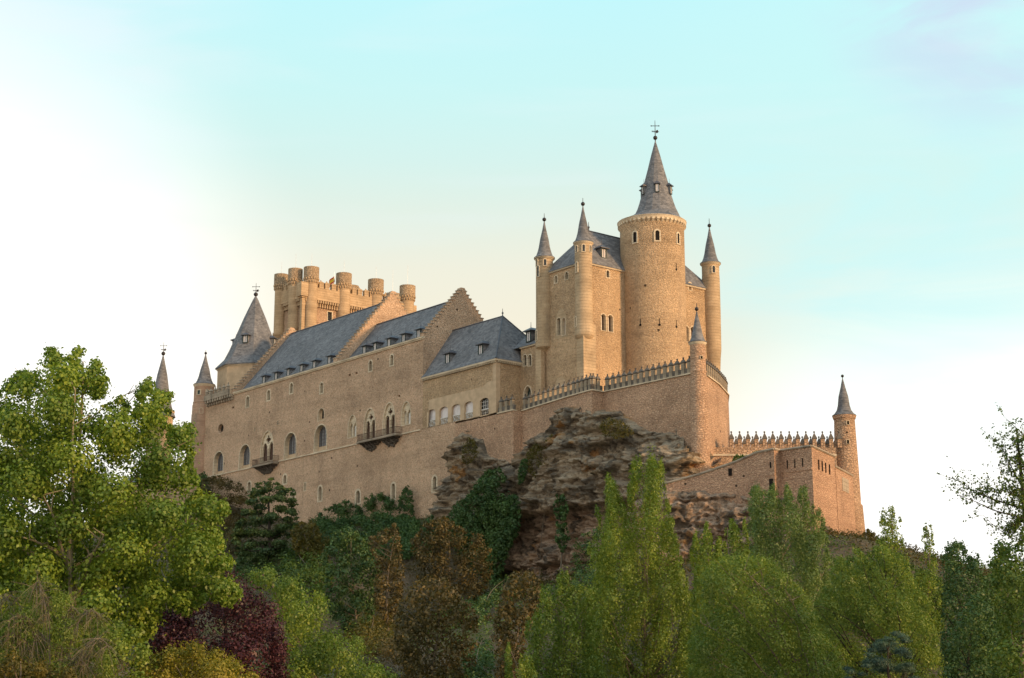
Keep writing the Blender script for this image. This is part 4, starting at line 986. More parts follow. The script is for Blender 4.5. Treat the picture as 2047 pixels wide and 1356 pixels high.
# crest of the rock against the walls, measured on the wall plane
crest_px = [(903, 908), (910, 885), (922, 868), (940, 862), (962, 878), (975, 912), (1000, 920), (1030, 926), (1046, 912), (1052, 892), (1075, 874), (1108, 862), (1114, 834), (1140, 816), (1172, 811), (1190, 816), (1202, 832), (1230, 830), (1250, 842), (1280, 868), (1330, 870), (1360, 880), (1392, 896)]
cs, cz = [], []
for x, y in crest_px:
    q = at_v(x, y, -.2); cs.append(lens[1] + (q[0] - 1.0)); cz.append(q[2])
cs[0] += .3; cs = [0] + cs + [lens[4] + 2, lens[5], lens[-1]]; cz = [34] + cz + [35.5, 33.0, 31]
def crest(s_): return np.interp(s_, cs, cz)
def rock_patch(name, sfun, s0, s1, nS, zb, zt_, nZ, prof_fn, label):
    V = np.zeros((nZ, nS, 3))
    for i in range(nS):
        s_ = s0 + (s1 - s0) * i / (nS - 1); p0 = sfun(s_); pa = sfun(max(s_ - 2.0, s0)); pb = sfun(min(s_ + 2.0, s1))
        d = pb - pa; d /= np.linalg.norm(d); nn = np.array((d[1], -d[0]))
        for j in range(nZ):
            z = zb + (zt_(s_) - zb) * j / (nZ - 1); off = prof_fn(s_, z)
            q3 = Vector((s_ * .16, 3.1, z * .30)); big = noise.fractal(q3, 1.0, 2.0, 4)
            strat = noise.fractal(Vector((s_ * .07, 9.0, z * 1.1 + .15 * s_)), 1.0, 2.0, 4)
            chunk = noise.cell(Vector((s_ * .35 + .6 * math.sin(z * 1.7), 1.0, z * .8)))
            ridge_ = noise.fractal(Vector((s_ * .8, 17.0, z * .9)), .8, 2.1, 5)
            amp = min(1.0, max(0.0, (off + 2.0) / 2.5))
            jag = noise.fractal(Vector((s_ * 1.7, 23.0, z * 2.2)), .7, 2.2, 4)
            off += amp * (1.1 * big + .3 * strat + .7 * (chunk - .5) + .8 * ridge_ + .5 * jag)
            dz = .35 * noise.fractal(Vector((s_ * .5, 5.0, z * .5)), 1.0, 2.0, 3)
            q = p0 + nn * off; V[j, i] = (q[0], q[1], z + dz)
    idx = np.arange(nS * nZ).reshape(nZ, nS)
    Q = np.stack([idx[:-1, :-1], idx[:-1, 1:], idx[1:, 1:], idx[1:, :-1]], -1).reshape(-1, 4)
    me = fast_mesh(name, V.reshape(-1, 3), Q); me.materials.append(MATS['rock'])
    o = bpy.data.objects.new(name, me); COL.objects.link(o); tag(o, label, 'cliff', kind='structure'); return o
def cliff_prof(s_, z):
    t_ = crest(s_); d = t_ - z
    if d < 0: return -2.2 * min(1, -d / .9)
    o_ = 1.9 * (1 - math.exp(-d / 1.4)) + .10 * d
    # overhang: beds below about 27.5 m are cut back, a lower ledge sticks out again near 21 m
    k_ = min(1.0, max(0.0, (s_ - 10) / 8))
    if z < 27.6: o_ -= k_ * 2.4 * min(1, (27.6 - z) / .5)
    if 20.2 < z < 22.4: o_ += k_ * 1.3
    if z < 20.2: o_ += k_ * max(0, (20.2 - z)) * .5
    return o_
rock_patch('rocky_cliff', along, 0, lens[-1], 330, 12.5, lambda s_: crest(s_) + .9, 200, cliff_prof, 'ochre layered limestone cliff under the bastion')
pl2 = [np.array(pS1[:2]) + (-2, 3), np.array(pS1[:2]), np.array(pS2[:2]), np.array(pS25[:2]), np.array(pS3), np.array(pC), np.array(pR1), np.array(pR2), np.array(pR2) + (3.2, 6)]
len2 = [0]
for i in range(len(pl2) - 1): len2.append(len2[-1] + math.dist(pl2[i], pl2[i + 1]))
def along2(s_): return np.array([np.interp(s_, len2, [q[0] for q in pl2]), np.interp(s_, len2, [q[1] for q in pl2])])
c2s = [0, len2[1], len2[2], len2[3], len2[4], len2[5], len2[6], len2[7], len2[-1]]; c2z = [29.0] + [float(zY(y_, Y_)) for y_, Y_ in ((980, 199), (985, 197.5), (990, 195.5), (1002, 192), (1048, 189), (1052, 191))] + [22.3, 22.6]
def cliff2(s_, z):
    d = np.interp(s_, c2s, c2z) - z
    if d < 0: return -2.0 * min(1, -d / .9)
    return 1.5 * (1 - math.exp(-d / 1.0)) + .32 * d
rock_patch('rocky_bluff', along2, 0, len2[-1], 200, 10, lambda s_: float(np.interp(s_, c2s, c2z)) + .9, 110, cliff2, 'grey brown bluff under the barbican wall')

# ================================================================= vegetation
def poly_dist(P, poly):
    poly = np.array(poly, float); best = np.full(len(P), 1e9); ins = np.zeros(len(P), bool)
    for i in range(len(poly)):
        a, b = poly[i], poly[(i + 1) % len(poly)]; d = b - a
        t_ = np.clip(((P - a) @ d) / (d @ d + 1e-9), 0, 1); best = np.minimum(best, np.linalg.norm(P - a - t_[:, None] * d, axis=1))
        c_ = ((a[1] > P[:, 1]) != (b[1] > P[:, 1])) & (P[:, 0] < (b[0] - a[0]) * (P[:, 1] - a[1]) / (b[1] - a[1] + 1e-12) + a[0]); ins ^= c_
    return np.where(ins, best, -best)
def poly_area(p_): p_ = np.array(p_, float); x, y = p_[:, 0], p_[:, 1]; return abs(np.dot(x, np.roll(y, 1)) - np.dot(y, np.roll(x, 1))) / 2
def rays(px): # (N,2) -> points at unit Y
    X = (px[:, 0] - CX) / F; U = -(px[:, 1] - CY) / F
    d = np.stack([X, math.cos(PITCH) - U * math.sin(PITCH), math.sin(PITCH) + U * math.cos(PITCH)], 1); return d / d[:, 1:2]
def unit(v): return v / (np.linalg.norm(v, axis=1, keepdims=True) + 1e-9)
def leaf_object(name, P, N, L, Wd, tone, mt, parent, g, droop=.3, up=None):
    k = len(P); rnd = g.normal(size=(k, 3)); nrm = unit(N * 1.1 + rnd * .5)
    t_ = g.normal(size=(k, 3)) + np.array((0, 0, -droop)); 
    if up is not None: t_ = t_ * .5 + up
    t_ = unit(t_ - nrm * np.sum(t_ * nrm, 1, keepdims=True)); s_ = np.cross(nrm, t_)
    sz = (g.uniform(.65, 1.25, size=(k, 1)))
    t_ = t_ * sz * L / 2; s_ = s_ * sz * Wd / 2; bend = nrm * (sz * L * .12)
    org = np.array(ORG[parent.name])
    V = np.stack([P - t_ - bend, P + s_ - t_ * .15, P + t_ - bend, P - s_ - t_ * .15], 1).reshape(-1, 3) - org
    Q = np.arange(4 * k).reshape(k, 4)
    me = fast_mesh(name, V, Q); me.materials.append(MATS[mt])
    at = me.attributes.new('tone', 'FLOAT', 'FACE'); at.data.foreach_set('value', np.clip(tone, 0, 1).astype(np.float32))
    o = bpy.data.objects.new(name, me); COL.objects.link(o); o.parent = parent; ORG[o.name] = tuple(org); return o
def crown_cloud(g, poly, Yf, thick, ncl, rmin, rmax, aspect, cover, L, Wd, style='round', lean=(0, 0)):
    poly = np.array(poly, float); lo, hi = poly.min(0), poly.max(0)
    cand = g.uniform(lo, hi, size=(ncl * 60, 2)); d = poly_dist(cand, poly); keepm = d > 0; cand, d = cand[keepm], d[keepm]
    if callable(Yf): Yc = Yf(cand)
    else: Yc = np.full(len(cand), float(Yf))
    mpp = Yc / F
    dm = d * mpp; r_ = np.clip(dm * .95, rmin, rmax); okm = dm > r_ * (.25 if style == 'plume' else .5); cand, dm, r_, Yc = cand[okm], dm[okm], r_[okm], Yc[okm]
    dmax = dm.max(); th = thick * np.sqrt(np.clip(1 - (1 - np.clip(dm / (dmax * .7), 0, 1)) ** 2, .03, 1))
    off = g.uniform(-1, 1, len(cand)) * th; off = np.where(g.uniform(size=len(cand)) < .45, -np.abs(off), off)
    C = CAM + rays(cand) * (Yc + off)[:, None]
    # blue-noise pick of clump centres
    sel = [int(g.integers(len(C)))]; dist = np.linalg.norm(C - C[sel[0]], axis=1) / r_
    for _ in range(ncl - 1):
        sc2 = dist * g.uniform(.6, 1, len(C)); k = int(np.argmax(sc2)); sel.append(k); dist = np.minimum(dist, np.linalg.norm(C - C[k], axis=1) / r_[k])
    C, r_ = C[sel], r_[sel]; Ym = float(np.mean(Yc))
    apx = (F / Ym) ** 2 * L * Wd * .5 * .55
    n_ = int(cover * poly_area(poly) / apx)
    wgt = r_ ** 2; wgt /= wgt.sum(); cnt = np.maximum((wgt * n_).astype(int), 6)
    ci = np.repeat(np.arange(len(C)), cnt); k = len(ci)
    u_ = unit(g.normal(size=(k, 3))); rad = g.uniform(0, 1, (k, 1)) ** .42
    rad = rad * (1 + .28 * g.normal(size=(k, 1)) * (rad > .8))
    offs = u_ * rad
    if style == 'plume':
        h = (offs[:, 2:3] + 1) / 2; offs[:, :2] *= (1.12 - .72 * np.clip(h, 0, 1))
    if style == 'tier': offs[:, 2] *= .45
    offs = offs * r_[ci][:, None]; offs[:, 2] *= aspect
    offs[:, 0] += offs[:, 2] * lean[0]; offs[:, 1] += offs[:, 2] * lean[1]
    P = C[ci] + offs
    tone = np.clip(g.uniform(0, 1, len(C))[ci] * .7 + g.uniform(0, .3, k), 0, 1)
    return P, unit(offs + 1e-6) + np.array((0, 0, .35)), tone, C, r_
def Yhug(lift, vwall=-1.0):
    def f(px):
        Rr = rays(np.asarray(px, float)); ys = np.arange(120., 320., 1.0); out = np.full(len(Rr), np.nan)
        for y in ys:
            P = CAM + Rr * y; hit = np.isnan(out) & (P[:, 2] < height(P[:, 0], P[:, 1]) + lift); out[hit] = y
        wall = Yv(vwall)(px); return np.where(np.isnan(out), wall, np.minimum(out, wall))
    return f
def Ybase(poly):
    x = sum(q[0] for q in poly) / len(poly); y = min(max(q[1] for q in poly), 1385); return float(Yhug(.2)(np.array([[x, y]]))[0])
def tree(name, label, cat, poly, Y, mt, L=.2, Wd=None, thick=None, ncl=70, r=(.5, 1.6), aspect=1.0, cover=3.2, style='round', base=None, trunk=('bark', .22), limbs=14, lean=(0, 0), group=None, seed=1, droop=.3, up=None, ground=None, twigs=0, front=(), fr=.06):
    g = np.random.default_rng(seed); Wd = Wd or L * .68
    pl_ = np.array(poly, float); Ym = float(Y) if not callable(Y) else float(np.mean(Y(pl_)))
    wid = (pl_[:, 0].max() - pl_[:, 0].min()) * Ym / F; thick = thick if thick is not None else wid * .45
    bx = base if base is not None else float(pl_[:, 0].mean())
    P, N, tone, C, r_ = crown_cloud(g, poly, Y, thick, ncl, r[0], r[1], aspect, cover, L, Wd, style, lean)
    q = CAM + rays(np.array([[bx, pl_[:, 1].max()]]))[0] * Ym
    if ground is None: ground = float(height(q[0], Ym))
    b0 = (float(q[0]), Ym, ground - .2)
    root = thing(name, label, cat, b0, group, True)
    if trunk:
        topz = float(C[:, 2].max()); tb = MB(); rt_ = trunk[1]
        tc_ = C[np.argmax(C[:, 2])]; H_ = topz - b0[2]
        def tp(f_): return np.array((b0[0] + (tc_[0] - b0[0]) * f_ ** 1.6 + .25 * math.sin(f_ * 5 + seed), b0[1] + (tc_[1] - b0[1]) * f_ ** 1.6, b0[2] + H_ * f_))
        tb.tube([tp(i / 12 * .97) for i in range(13)], [rt_ * (1 - .93 * i / 12) + .012 for i in range(13)], 8)
        order = g.permutation(len(C))[:limbs]
        for i in order:
            c_ = C[i]
            if style == 'round' and np.hypot(c_[0] - b0[0], c_[1] - b0[1]) > .6 * (c_[2] - b0[2]): continue
            f_ = np.clip((c_[2] - b0[2] - np.hypot(c_[0] - b0[0], c_[1] - b0[1]) * (.75 if style != 'plume' else 1.7)) / H_, .2, .9); s_ = tp(f_); m_ = (s_ + c_) / 2 + np.array((0, 0, -.06 * np.linalg.norm(c_ - s_))) + g.normal(size=3) * .12
            rr_ = rt_ * (1 - .9 * f_) * .5; tb.tube([s_, m_, c_ + (0, 0, r_[i] * .3)], [max(rr_, .03), max(rr_ * .6, .022), .012], 5)
            for _ in range(twigs):
                e_ = c_ + g.normal(size=3) * r_[i] * .8; tb.tube([m_ * .4 + c_ * .6, e_], [.02, .008], 4)
        for px_ in front:
            k_ = len(px_); n_f = 10; T_ = np.linspace(0, 1, n_f); xi = np.interp(T_, np.linspace(0, 1, k_), [q_[0] for q_ in px_]); yi = np.interp(T_, np.linspace(0, 1, k_), [q_[1] for q_ in px_])
            W_ = [wY(x + 2.5 * math.sin(4 * t_ + x), y, Ym - thick * (.25 + .55 * t_)) for x, y, t_ in zip(xi, yi, T_)]
            tb.tube([np.array((b0[0], b0[1], max(b0[2], W_[0][2] - 1.5)))] + W_, [fr * 1.1] + [fr * (1 - .8 * t_) for t_ in T_], 6)
            for j in range(3, n_f):
                e_ = W_[j] + g.normal(size=3) * (.5, .3, .3) + np.array((0, 0, .45)); tb.tube([W_[j], e_], [fr * .3, .006], 4)
        tb.build('trunk', trunk[0], root, True)
    leaf_object('crown', P, N, L, Wd, tone, mt, root, g, droop, up)
    return root
def Yv(v): return lambda px: np.array([wor(at_v(x, y, v))[1] for x, y in px])

# ---- big trees in front
tree('plane_tree', 'large yellow-green plane tree filling the left of the picture', 'tree',
     [(-60, 800), (0, 770), (35, 742), (75, 738), (88, 694), (112, 690), (128, 706), (150, 689), (166, 700), (170, 728), (196, 714), (202, 735), (222, 760), (220, 785), (205, 806), (240, 790), (258, 800), (262, 818), (276, 772), (300, 752), (312, 775), (345, 780), (348, 815), (335, 845), (378, 838), (396, 868), (388, 925), (400, 950), (412, 985), (455, 1000), (462, 1030), (440, 1050), (452, 1080), (468, 1110), (464, 1150), (484, 1180), (470, 1215), (420, 1205), (380, 1235), (330, 1215), (300, 1285), (240, 1300), (180, 1330), (-60, 1400)],
     60, 'plane leaf', .135, .105, 3.4, 380, (.22, .95), .85, 5.2, base=142, trunk=('pale bark', .22), limbs=36, seed=3, twigs=2, front=[[(142, 1400), (140, 1150), (144, 1000), (147, 860), (148, 780)], [(138, 1150), (115, 1060), (88, 990)], [(150, 1200), (182, 1120), (205, 1070)], [(140, 1120), (90, 1090), (50, 1075)]], fr=.10)
tree('dark_tree', 'dark green tree peeping out behind the plane tree at the left edge', 'tree', [(-40, 860), (15, 840), (60, 870), (120, 930), (150, 1050), (160, 1420), (-40, 1420)], 84, 'green leaf', .24, None, 2.5, 50, (.6, 1.5), 1, 2.6, base=40, seed=4)
tree('plum_tree', 'purple leaved plum tree in the shade of the plane tree', 'tree', [(270, 1330), (300, 1240), (340, 1200), (400, 1160), (455, 1140), (500, 1158), (540, 1200), (566, 1245), (577, 1300), (574, 1420), (270, 1420)], 72, 'purple leaf', .13, .09, 2.6, 70, (.5, 1.3), 1, 3.6, base=430, trunk=('dark bark', .2), seed=5)
tree('golden_shrub', 'rounded yellow-green shrub at the bottom edge before the plum tree', 'shrub', [(270, 1345), (320, 1300), (375, 1283), (430, 1300), (470, 1310), (505, 1340), (525, 1380), (530, 1430), (260, 1430)], 56, 'yellow leaf', .10, .07, 1.6, 45, (.35, .8), .9, 3.6, base=400, trunk=('bark', .1), seed=6)
tree('ash_tree', 'light green tree to the right of the purple plum', 'tree', [(485, 1160), (505, 1138), (545, 1140), (590, 1160), (625, 1192), (650, 1178), (655, 1225), (668, 1262), (705, 1268), (735, 1285), (725, 1310), (790, 1345), (800, 1430), (540, 1430), (575, 1300), (562, 1240), (535, 1195)], 80, 'light leaf', .15, .09, 2.6, 80, (.4, 1.1), 1.2, 3.2, base=650, trunk=('bark', .16), seed=7, up=np.array((0, 0, .6)))
tree('olive_bush', 'loose green bush at the bottom left between the bare branches', 'shrub', [(150, 1300), (230, 1240), (290, 1270), (310, 1330), (300, 1430), (60, 1430), (90, 1350)], 54, 'light leaf', .13, .08, 1.5, 40, (.3, .7), 1, 2.4, base=200, trunk=('bark', .08), seed=8)
tree('dry_bush', 'brownish dry bush in the bottom left corner', 'shrub', [(-40, 1320), (30, 1300), (90, 1320), (150, 1340), (160, 1430), (-40, 1430)], 50, 'olive leaf', .10, .06, 1.2, 30, (.3, .6), 1, 3, base=60, trunk=('bark', .06), seed=9)
# drooping half-bare shrub
g = np.random.default_rng(12); b0 = tuple(map(float, wY(112, 1440, 52))); root = thing('weeping_shrub', 'half bare weeping shrub with grey arching twigs at lower left', 'shrub', (b0[0], 52.0, -.1), None, True)
tb = MB(); LP = []
tips = [(20, 1240), (70, 1170), (-10, 1200), (150, 1220), (195, 1230), (240, 1320), (215, 1290), (40, 1310), (5, 1340), (75, 1280), (130, 1300), (170, 1330), (90, 1200), (0, 1280)]
for i, (x, y) in enumerate(tips):
    yy = 52 + g.uniform(-1.5, 1.5); t_ = wY(x, y, yy); ap = wY(112 + (x - 112) * .55, y - 45 - abs(x - 112) * .18, yy); s_ = np.array((b0[0] + g.normal() * .1, 52.0 + g.normal() * .1, 1.5 + g.uniform(-.3, .8)))
    P_ = [s_ * (1 - f_) ** 2 + 2 * f_ * (1 - f_) * ap + f_ * f_ * t_ for f_ in np.linspace(0, 1, 12)]
    tb.tube(P_, [.020 * (1 - .8 * f_) for f_ in np.linspace(0, 1, 12)], 5)
    for j in range(5, 12):
        for _ in range(9):
            d_ = g.normal(size=3) * .32 + np.array((0, 0, -.4)); e_ = P_[j] + d_; tb.tube([P_[j], (P_[j] + e_) / 2 + (0, 0, .05), e_], [.010, .007, .003], 3)
            LP += [P_[j] + d_ * f_ + g.normal(size=3) * .03 for f_ in g.uniform(.1, 1, 9)]
tb.tube([(b0[0], 52, -.1), (b0[0], 52, 2.2)], [.12, .07], 7)
tb.build('branches', 'grey twig', root, True); LP = np.array(LP)
leaf_object('foliage', LP, g.normal(size=LP.shape), .10, .022, g.uniform(0, 1, len(LP)), 'dry leaf', root, g, 1.2)
P2, N2, T2_, C2, R2_ = crown_cloud(g, [(-20, 1420), (-10, 1230), (40, 1180), (90, 1150), (150, 1200), (210, 1250), (240, 1330), (240, 1420)], 52.5, 1.6, 50, .25, .6, 1.2, 1.5, .10, .03)
leaf_object('foliage', P2, N2, .10, .03, T2_, 'willow leaf', root, g, 1.0)

# ---- poplars in the middle and right
tree('poplar', 'tall pointed poplar standing highest before the cliff', 'tree', [(1160, 1420), (1170, 1330), (1150, 1240), (1185, 1180), (1172, 1090), (1195, 1060), (1188, 1010), (1205, 1030), (1212, 950), (1228, 962), (1250, 1010), (1262, 925), (1280, 918), (1292, 935), (1300, 905), (1312, 925), (1325, 925), (1338, 1000), (1350, 1060), (1362, 1110), (1378, 1170), (1385, 1260), (1400, 1420)], 104, 'poplar leaf', .14, .10, 3.0, 300, (.2, .85), 2.2, 3.6, 'plume', base=1292, trunk=('bark', .26), limbs=50, seed=21, up=np.array((0, 0, .9)), group='poplars below the castle', front=[[(1292, 1400), (1290, 1250), (1296, 1120)], [(1270, 1400), (1240, 1290), (1215, 1200)], [(1330, 1400), (1340, 1300), (1345, 1220)]], fr=.06)
tree('young_poplar', 'smaller poplar with feathery tips left of the tallest poplar', 'tree', [(1050, 1420), (1056, 1300), (1050, 1250), (1075, 1220), (1082, 1180), (1105, 1195), (1115, 1150), (1133, 1140), (1145, 1170), (1190, 1180), (1200, 1250), (1215, 1420)], 98, 'willow leaf', .16, .10, 2.0, 160, (.2, .8), 2.0, 3.4, 'plume', base=1130, trunk=('bark', .16), limbs=24, seed=22, up=np.array((0, 0, .9)), group='poplars below the castle', front=[[(1130, 1400), (1170, 1260), (1110, 1195)], [(1125, 1400), (1128, 1250)]], fr=.05)
tree('sapling', 'thin low sapling at the bottom edge left of the young poplar', 'tree', [(1008, 1430), (1010, 1300), (1018, 1288), (1028, 1330), (1060, 1310), (1075, 1350), (1090, 1430)], 90, 'willow leaf', .15, .09, 1.0, 50, (.16, .5), 2.4, 3.0, 'plume', base=1045, trunk=('bark', .07), limbs=10, seed=23, up=np.array((0, 0, .9)))
tree('poplar', 'poplar with three light tips right beside the tallest poplar', 'tree', [(1375, 1420), (1372, 1250), (1385, 1150), (1378, 1100), (1390, 1062), (1402, 1080), (1412, 1042), (1428, 1090), (1440, 1075), (1452, 1120), (1470, 1250), (1480, 1420)], 112, 'poplar leaf', .18, .12, 1.8, 150, (.2, .8), 2.1, 3.4, 'plume', base=1425, trunk=('bark', .2), limbs=24, seed=24, up=np.array((0, 0, .9)), group='poplars below the castle')
tree('poplar', 'slim poplar wedged against the round grey-green tree', 'tree', [(1440, 1420), (1440, 1200), (1445, 1090), (1452, 1050), (1462, 1038), (1478, 1060), (1490, 1035), (1500, 1100), (1520, 1250), (1520, 1420)], 118, 'poplar leaf', .18, .12, 1.6, 120, (.2, .8), 2.1, 3.2, 'plume', base=1470, trunk=('bark', .18), limbs=20, seed=25, up=np.array((0, 0, .9)), group='poplars below the castle')
tree('white_poplar', 'broad grey-green tree hiding the foot of the barbican corner', 'tree', [(1480, 1400), (1484, 1180), (1500, 1100), (1488, 1000), (1510, 968), (1530, 985), (1545, 968), (1562, 1000), (1572, 965), (1590, 1005), (1600, 975), (1612, 975), (1622, 1010), (1640, 1010), (1652, 1060), (1664, 1120), (1680, 1200), (1690, 1400)], 128, 'grey poplar leaf', .16, .12, 3.6, 260, (.26, 1.1), 1.6, 3.4, 'plume', base=1570, trunk=('pale bark', .26), limbs=40, seed=26, up=np.array((0, 0, .6)))
tree('willow', 'wide leaning green tree with bare grey limbs in lower right', 'tree', [(1380, 1430), (1375, 1300), (1400, 1210), (1395, 1150), (1440, 1110), (1500, 1112), (1540, 1115), (1580, 1150), (1620, 1200), (1660, 1280), (1700, 1350), (1720, 1430)], 92, 'willow leaf', .14, .075, 3.4, 200, (.3, 1.05), 1.2, 2.9, base=1640, trunk=('grey twig', .2), limbs=60, seed=27, lean=(-.35, 0), up=np.array((-.6, 0, .6)), twigs=2, group='leaning trees at lower right', front=[[(1640, 1400), (1590, 1250), (1530, 1180), (1490, 1140)], [(1600, 1400), (1530, 1280), (1470, 1215), (1440, 1180)], [(1570, 1400), (1500, 1310), (1430, 1260), (1400, 1245)], [(1650, 1400), (1620, 1270), (1570, 1180)], [(1540, 1420), (1480, 1350), (1420, 1310)]], fr=.07)
tree('willow', 'yellow-green leaning tree with feathery tips below the watch turret', 'tree', [(1560, 1430), (1600, 1290), (1630, 1200), (1655, 1170), (1672, 1105), (1690, 1120), (1712, 1140), (1705, 1095), (1730, 1108), (1760, 1140), (1745, 1095), (1770, 1090), (1800, 1110), (1830, 1150), (1860, 1210), (1880, 1300), (1890, 1430)], 100, 'willow leaf', .145, .08, 3.4, 230, (.25, 1.0), 1.4, 2.8, 'plume', base=1800, trunk=('dark bark', .2), limbs=40, seed=28, lean=(-.45, 0), up=np.array((-.5, 0, .7)), group='leaning trees at lower right', front=[[(1800, 1400), (1750, 1280), (1690, 1235), (1640, 1212)], [(1800, 1380), (1770, 1270), (1735, 1230)], [(1805, 1350), (1795, 1230), (1790, 1160)]], fr=.06)
tree('thin_poplar', 'sparse poplar whose top stands against the sky right of the walls', 'tree', [(1745, 1400), (1752, 1120), (1750, 1050), (1762, 1022), (1785, 1012), (1802, 1036), (1806, 1080), (1815, 1120), (1835, 1200), (1840, 1400)], 130, 'poplar leaf', .20, .13, 1.7, 110, (.25, .7), 1.7, 1.9, 'plume', base=1785, trunk=('bark', .15), limbs=26, seed=29, up=np.array((0, 0, .8)), group='poplars below the castle')
tree('thin_poplar', 'slender poplar spike against the white sky', 'tree', [(1815, 1400), (1830, 1150), (1845, 1100), (1842, 1060), (1850, 1045), (1862, 1050), (1870, 1100), (1885, 1150), (1890, 1400)], 134, 'poplar leaf', .20, .13, 1.4, 90, (.22, .65), 1.8, 1.9, 'plume', base=1853, trunk=('bark', .13), limbs=20, seed=30, up=np.array((0, 0, .8)), group='poplars below the castle')
tree('hazel', 'low green tree covering the slope right of the barbican wall', 'tree', [(1640, 1330), (1648, 1190), (1668, 1135), (1695, 1108), (1718, 1118), (1748, 1096), (1778, 1112), (1805, 1108), (1832, 1135), (1870, 1150), (1905, 1180), (1915, 1330)], 146, 'green leaf', .19, .13, 3.0, 130, (.35, 1.1), 1.2, 3.2, base=1770, trunk=('bark', .16), limbs=26, seed=41)
tree('hazel', 'low dark green tree between the dark tree and the right edge', 'tree', [(1940, 1400), (1945, 1200), (1962, 1160), (1990, 1140), (2020, 1130), (2060, 1150), (2080, 1400)], 122, 'green leaf', .18, .12, 2.4, 90, (.35, .9), 1.2, 3.2, base=2000, trunk=('bark', .14), limbs=20, seed=42)
tree('alder', 'dark green tree with bright gaps near the right edge', 'tree', [(1870, 1430), (1880, 1300), (1885, 1180), (1882, 1100), (1900, 1085), (1925, 1080), (1938, 1110), (1955, 1100), (1968, 1150), (1990, 1220), (2000, 1300), (2000, 1430)], 108, 'dark leaf', .19, .13, 2.4, 140, (.25, .9), 1.4, 2.6, base=1935, trunk=('dark bark', .22), limbs=30, seed=31)
tree('blue_spruce', 'blue-green conifer poking up at the bottom edge on the right', 'conifer', [(1675, 1430), (1690, 1330), (1720, 1340), (1740, 1290), (1775, 1262), (1808, 1258), (1822, 1300), (1832, 1345), (1850, 1430)], 76, 'blue leaf', .09, .03, 1.6, 60, (.25, .6), 1, 3.4, 'tier', base=1775, trunk=('dark bark', .12), seed=32, droop=.8)
tree('laurel', 'dark evergreen at the bottom right corner', 'tree', [(1880, 1430), (1895, 1280), (1930, 1200), (1960, 1190), (1985, 1260), (2000, 1430)], 88, 'dark leaf', .17, .11, 1.8, 50, (.4, .9), 1.2, 2.8, base=1940, trunk=('dark bark', .14), seed=33)
tree('elm', 'green tree filling the right edge below the arching twigs', 'tree', [(1985, 1430), (1980, 1300), (1990, 1200), (1975, 1120), (1995, 1085), (2030, 1075), (2070, 1050), (2100, 1100), (2110, 1430)], 82, 'green leaf', .18, .13, 2.4, 70, (.35, .95), 1.2, 2.8, base=2050, trunk=('bark', .2), seed=34)
# arching half-bare tree at the right edge
g = np.random.default_rng(44); Ye = 64.0; q = wY(2085, 1400, Ye); root = thing('arching_tree', 'sparse tree at the right edge with long arching twigs against the sky', 'tree', (float(q[0]), Ye, -.1), None, True)
tb = MB(); LP = []
tb.tube([(q[0], Ye, -.1), (q[0] - .1, Ye, 5), (q[0] - .2, Ye, 9.5), (q[0] - .3, Ye, 12.5)], [.22, .16, .10, .03], 8)
for pts_, r0, dens in (([(2080, 1060), (2047, 1036), (1990, 1022), (1950, 1003), (1915, 990)], .05, .5), ([(2080, 1040), (2040, 1015), (1990, 1000), (1950, 985), (1918, 962)], .06, 2.6), ([(2085, 1010), (2050, 985), (2030, 950), (2008, 905), (1990, 880)], .05, 2.2),
                       ([(2085, 980), (2060, 930), (2046, 868), (2025, 850), (2007, 833)], .04, .5), ([(2085, 1000), (2035, 992), (2015, 965), (1995, 930)], .03, .6), ([(2085, 1090), (2020, 1075), (1985, 1050), (1965, 1030)], .02, .3), ([(2085, 990), (2055, 945), (2040, 920), (2030, 885)], .04, 2.4), ([(2085, 1055), (2045, 1040), (2030, 1055), (2020, 1065)], .03, 3), ([(2085, 950), (2060, 900), (2052, 880), (2040, 870)], .03, 1.2), ([(2088, 1030), (2050, 1000), (2020, 985), (1975, 975)], .04, 2.5)):
    P_ = np.array(pts_, float); T_ = np.linspace(0, 1, 14); xi = np.interp(T_, np.linspace(0, 1, len(P_)), P_[:, 0]); yi = np.interp(T_, np.linspace(0, 1, len(P_)), P_[:, 1]); yy = Ye + g.uniform(-1.5, 1.0) * T_
    W_ = [wY(x, y, d_) for x, y, d_ in zip(xi, yi, yy)]; W_[0] = np.array((q[0] - .2, Ye, W_[0][2] - .4))
    tb.tube(W_, [max(r0 * (1 - .9 * t_), .007) for t_ in T_], 5)
    for j in range(2, 14):
        for _ in range(int(3 * dens) + (1 if g.uniform() < 3 * dens % 1 else 0)):
            d_ = g.normal(size=3) * (.22, .3, .2) + np.array((-.12, 0, .10)); e_ = W_[j] + d_ * 1.5; tb.tube([W_[j], e_], [.008, .003], 3)
            LP += [W_[j] + d_ * 1.5 * f_ + g.normal(size=3) * .05 for f_ in g.uniform(.2, 1.05, 7)]
tb.build('branches', 'dark bark', root, True); LP = np.array(LP)
P2, N2, T2_, C2, R2_ = crown_cloud(g, [(2030, 1100), (2035, 960), (2045, 900), (2090, 850), (2150, 860), (2160, 1100)], Ye, 1.6, 40, .2, .5, 1, .4, .12, .08)
LP = np.concatenate([LP, P2]); leaf_object('foliage', LP, g.normal(size=LP.shape), .12, .075, g.uniform(0, 1, len(LP)), 'green leaf', root, g)

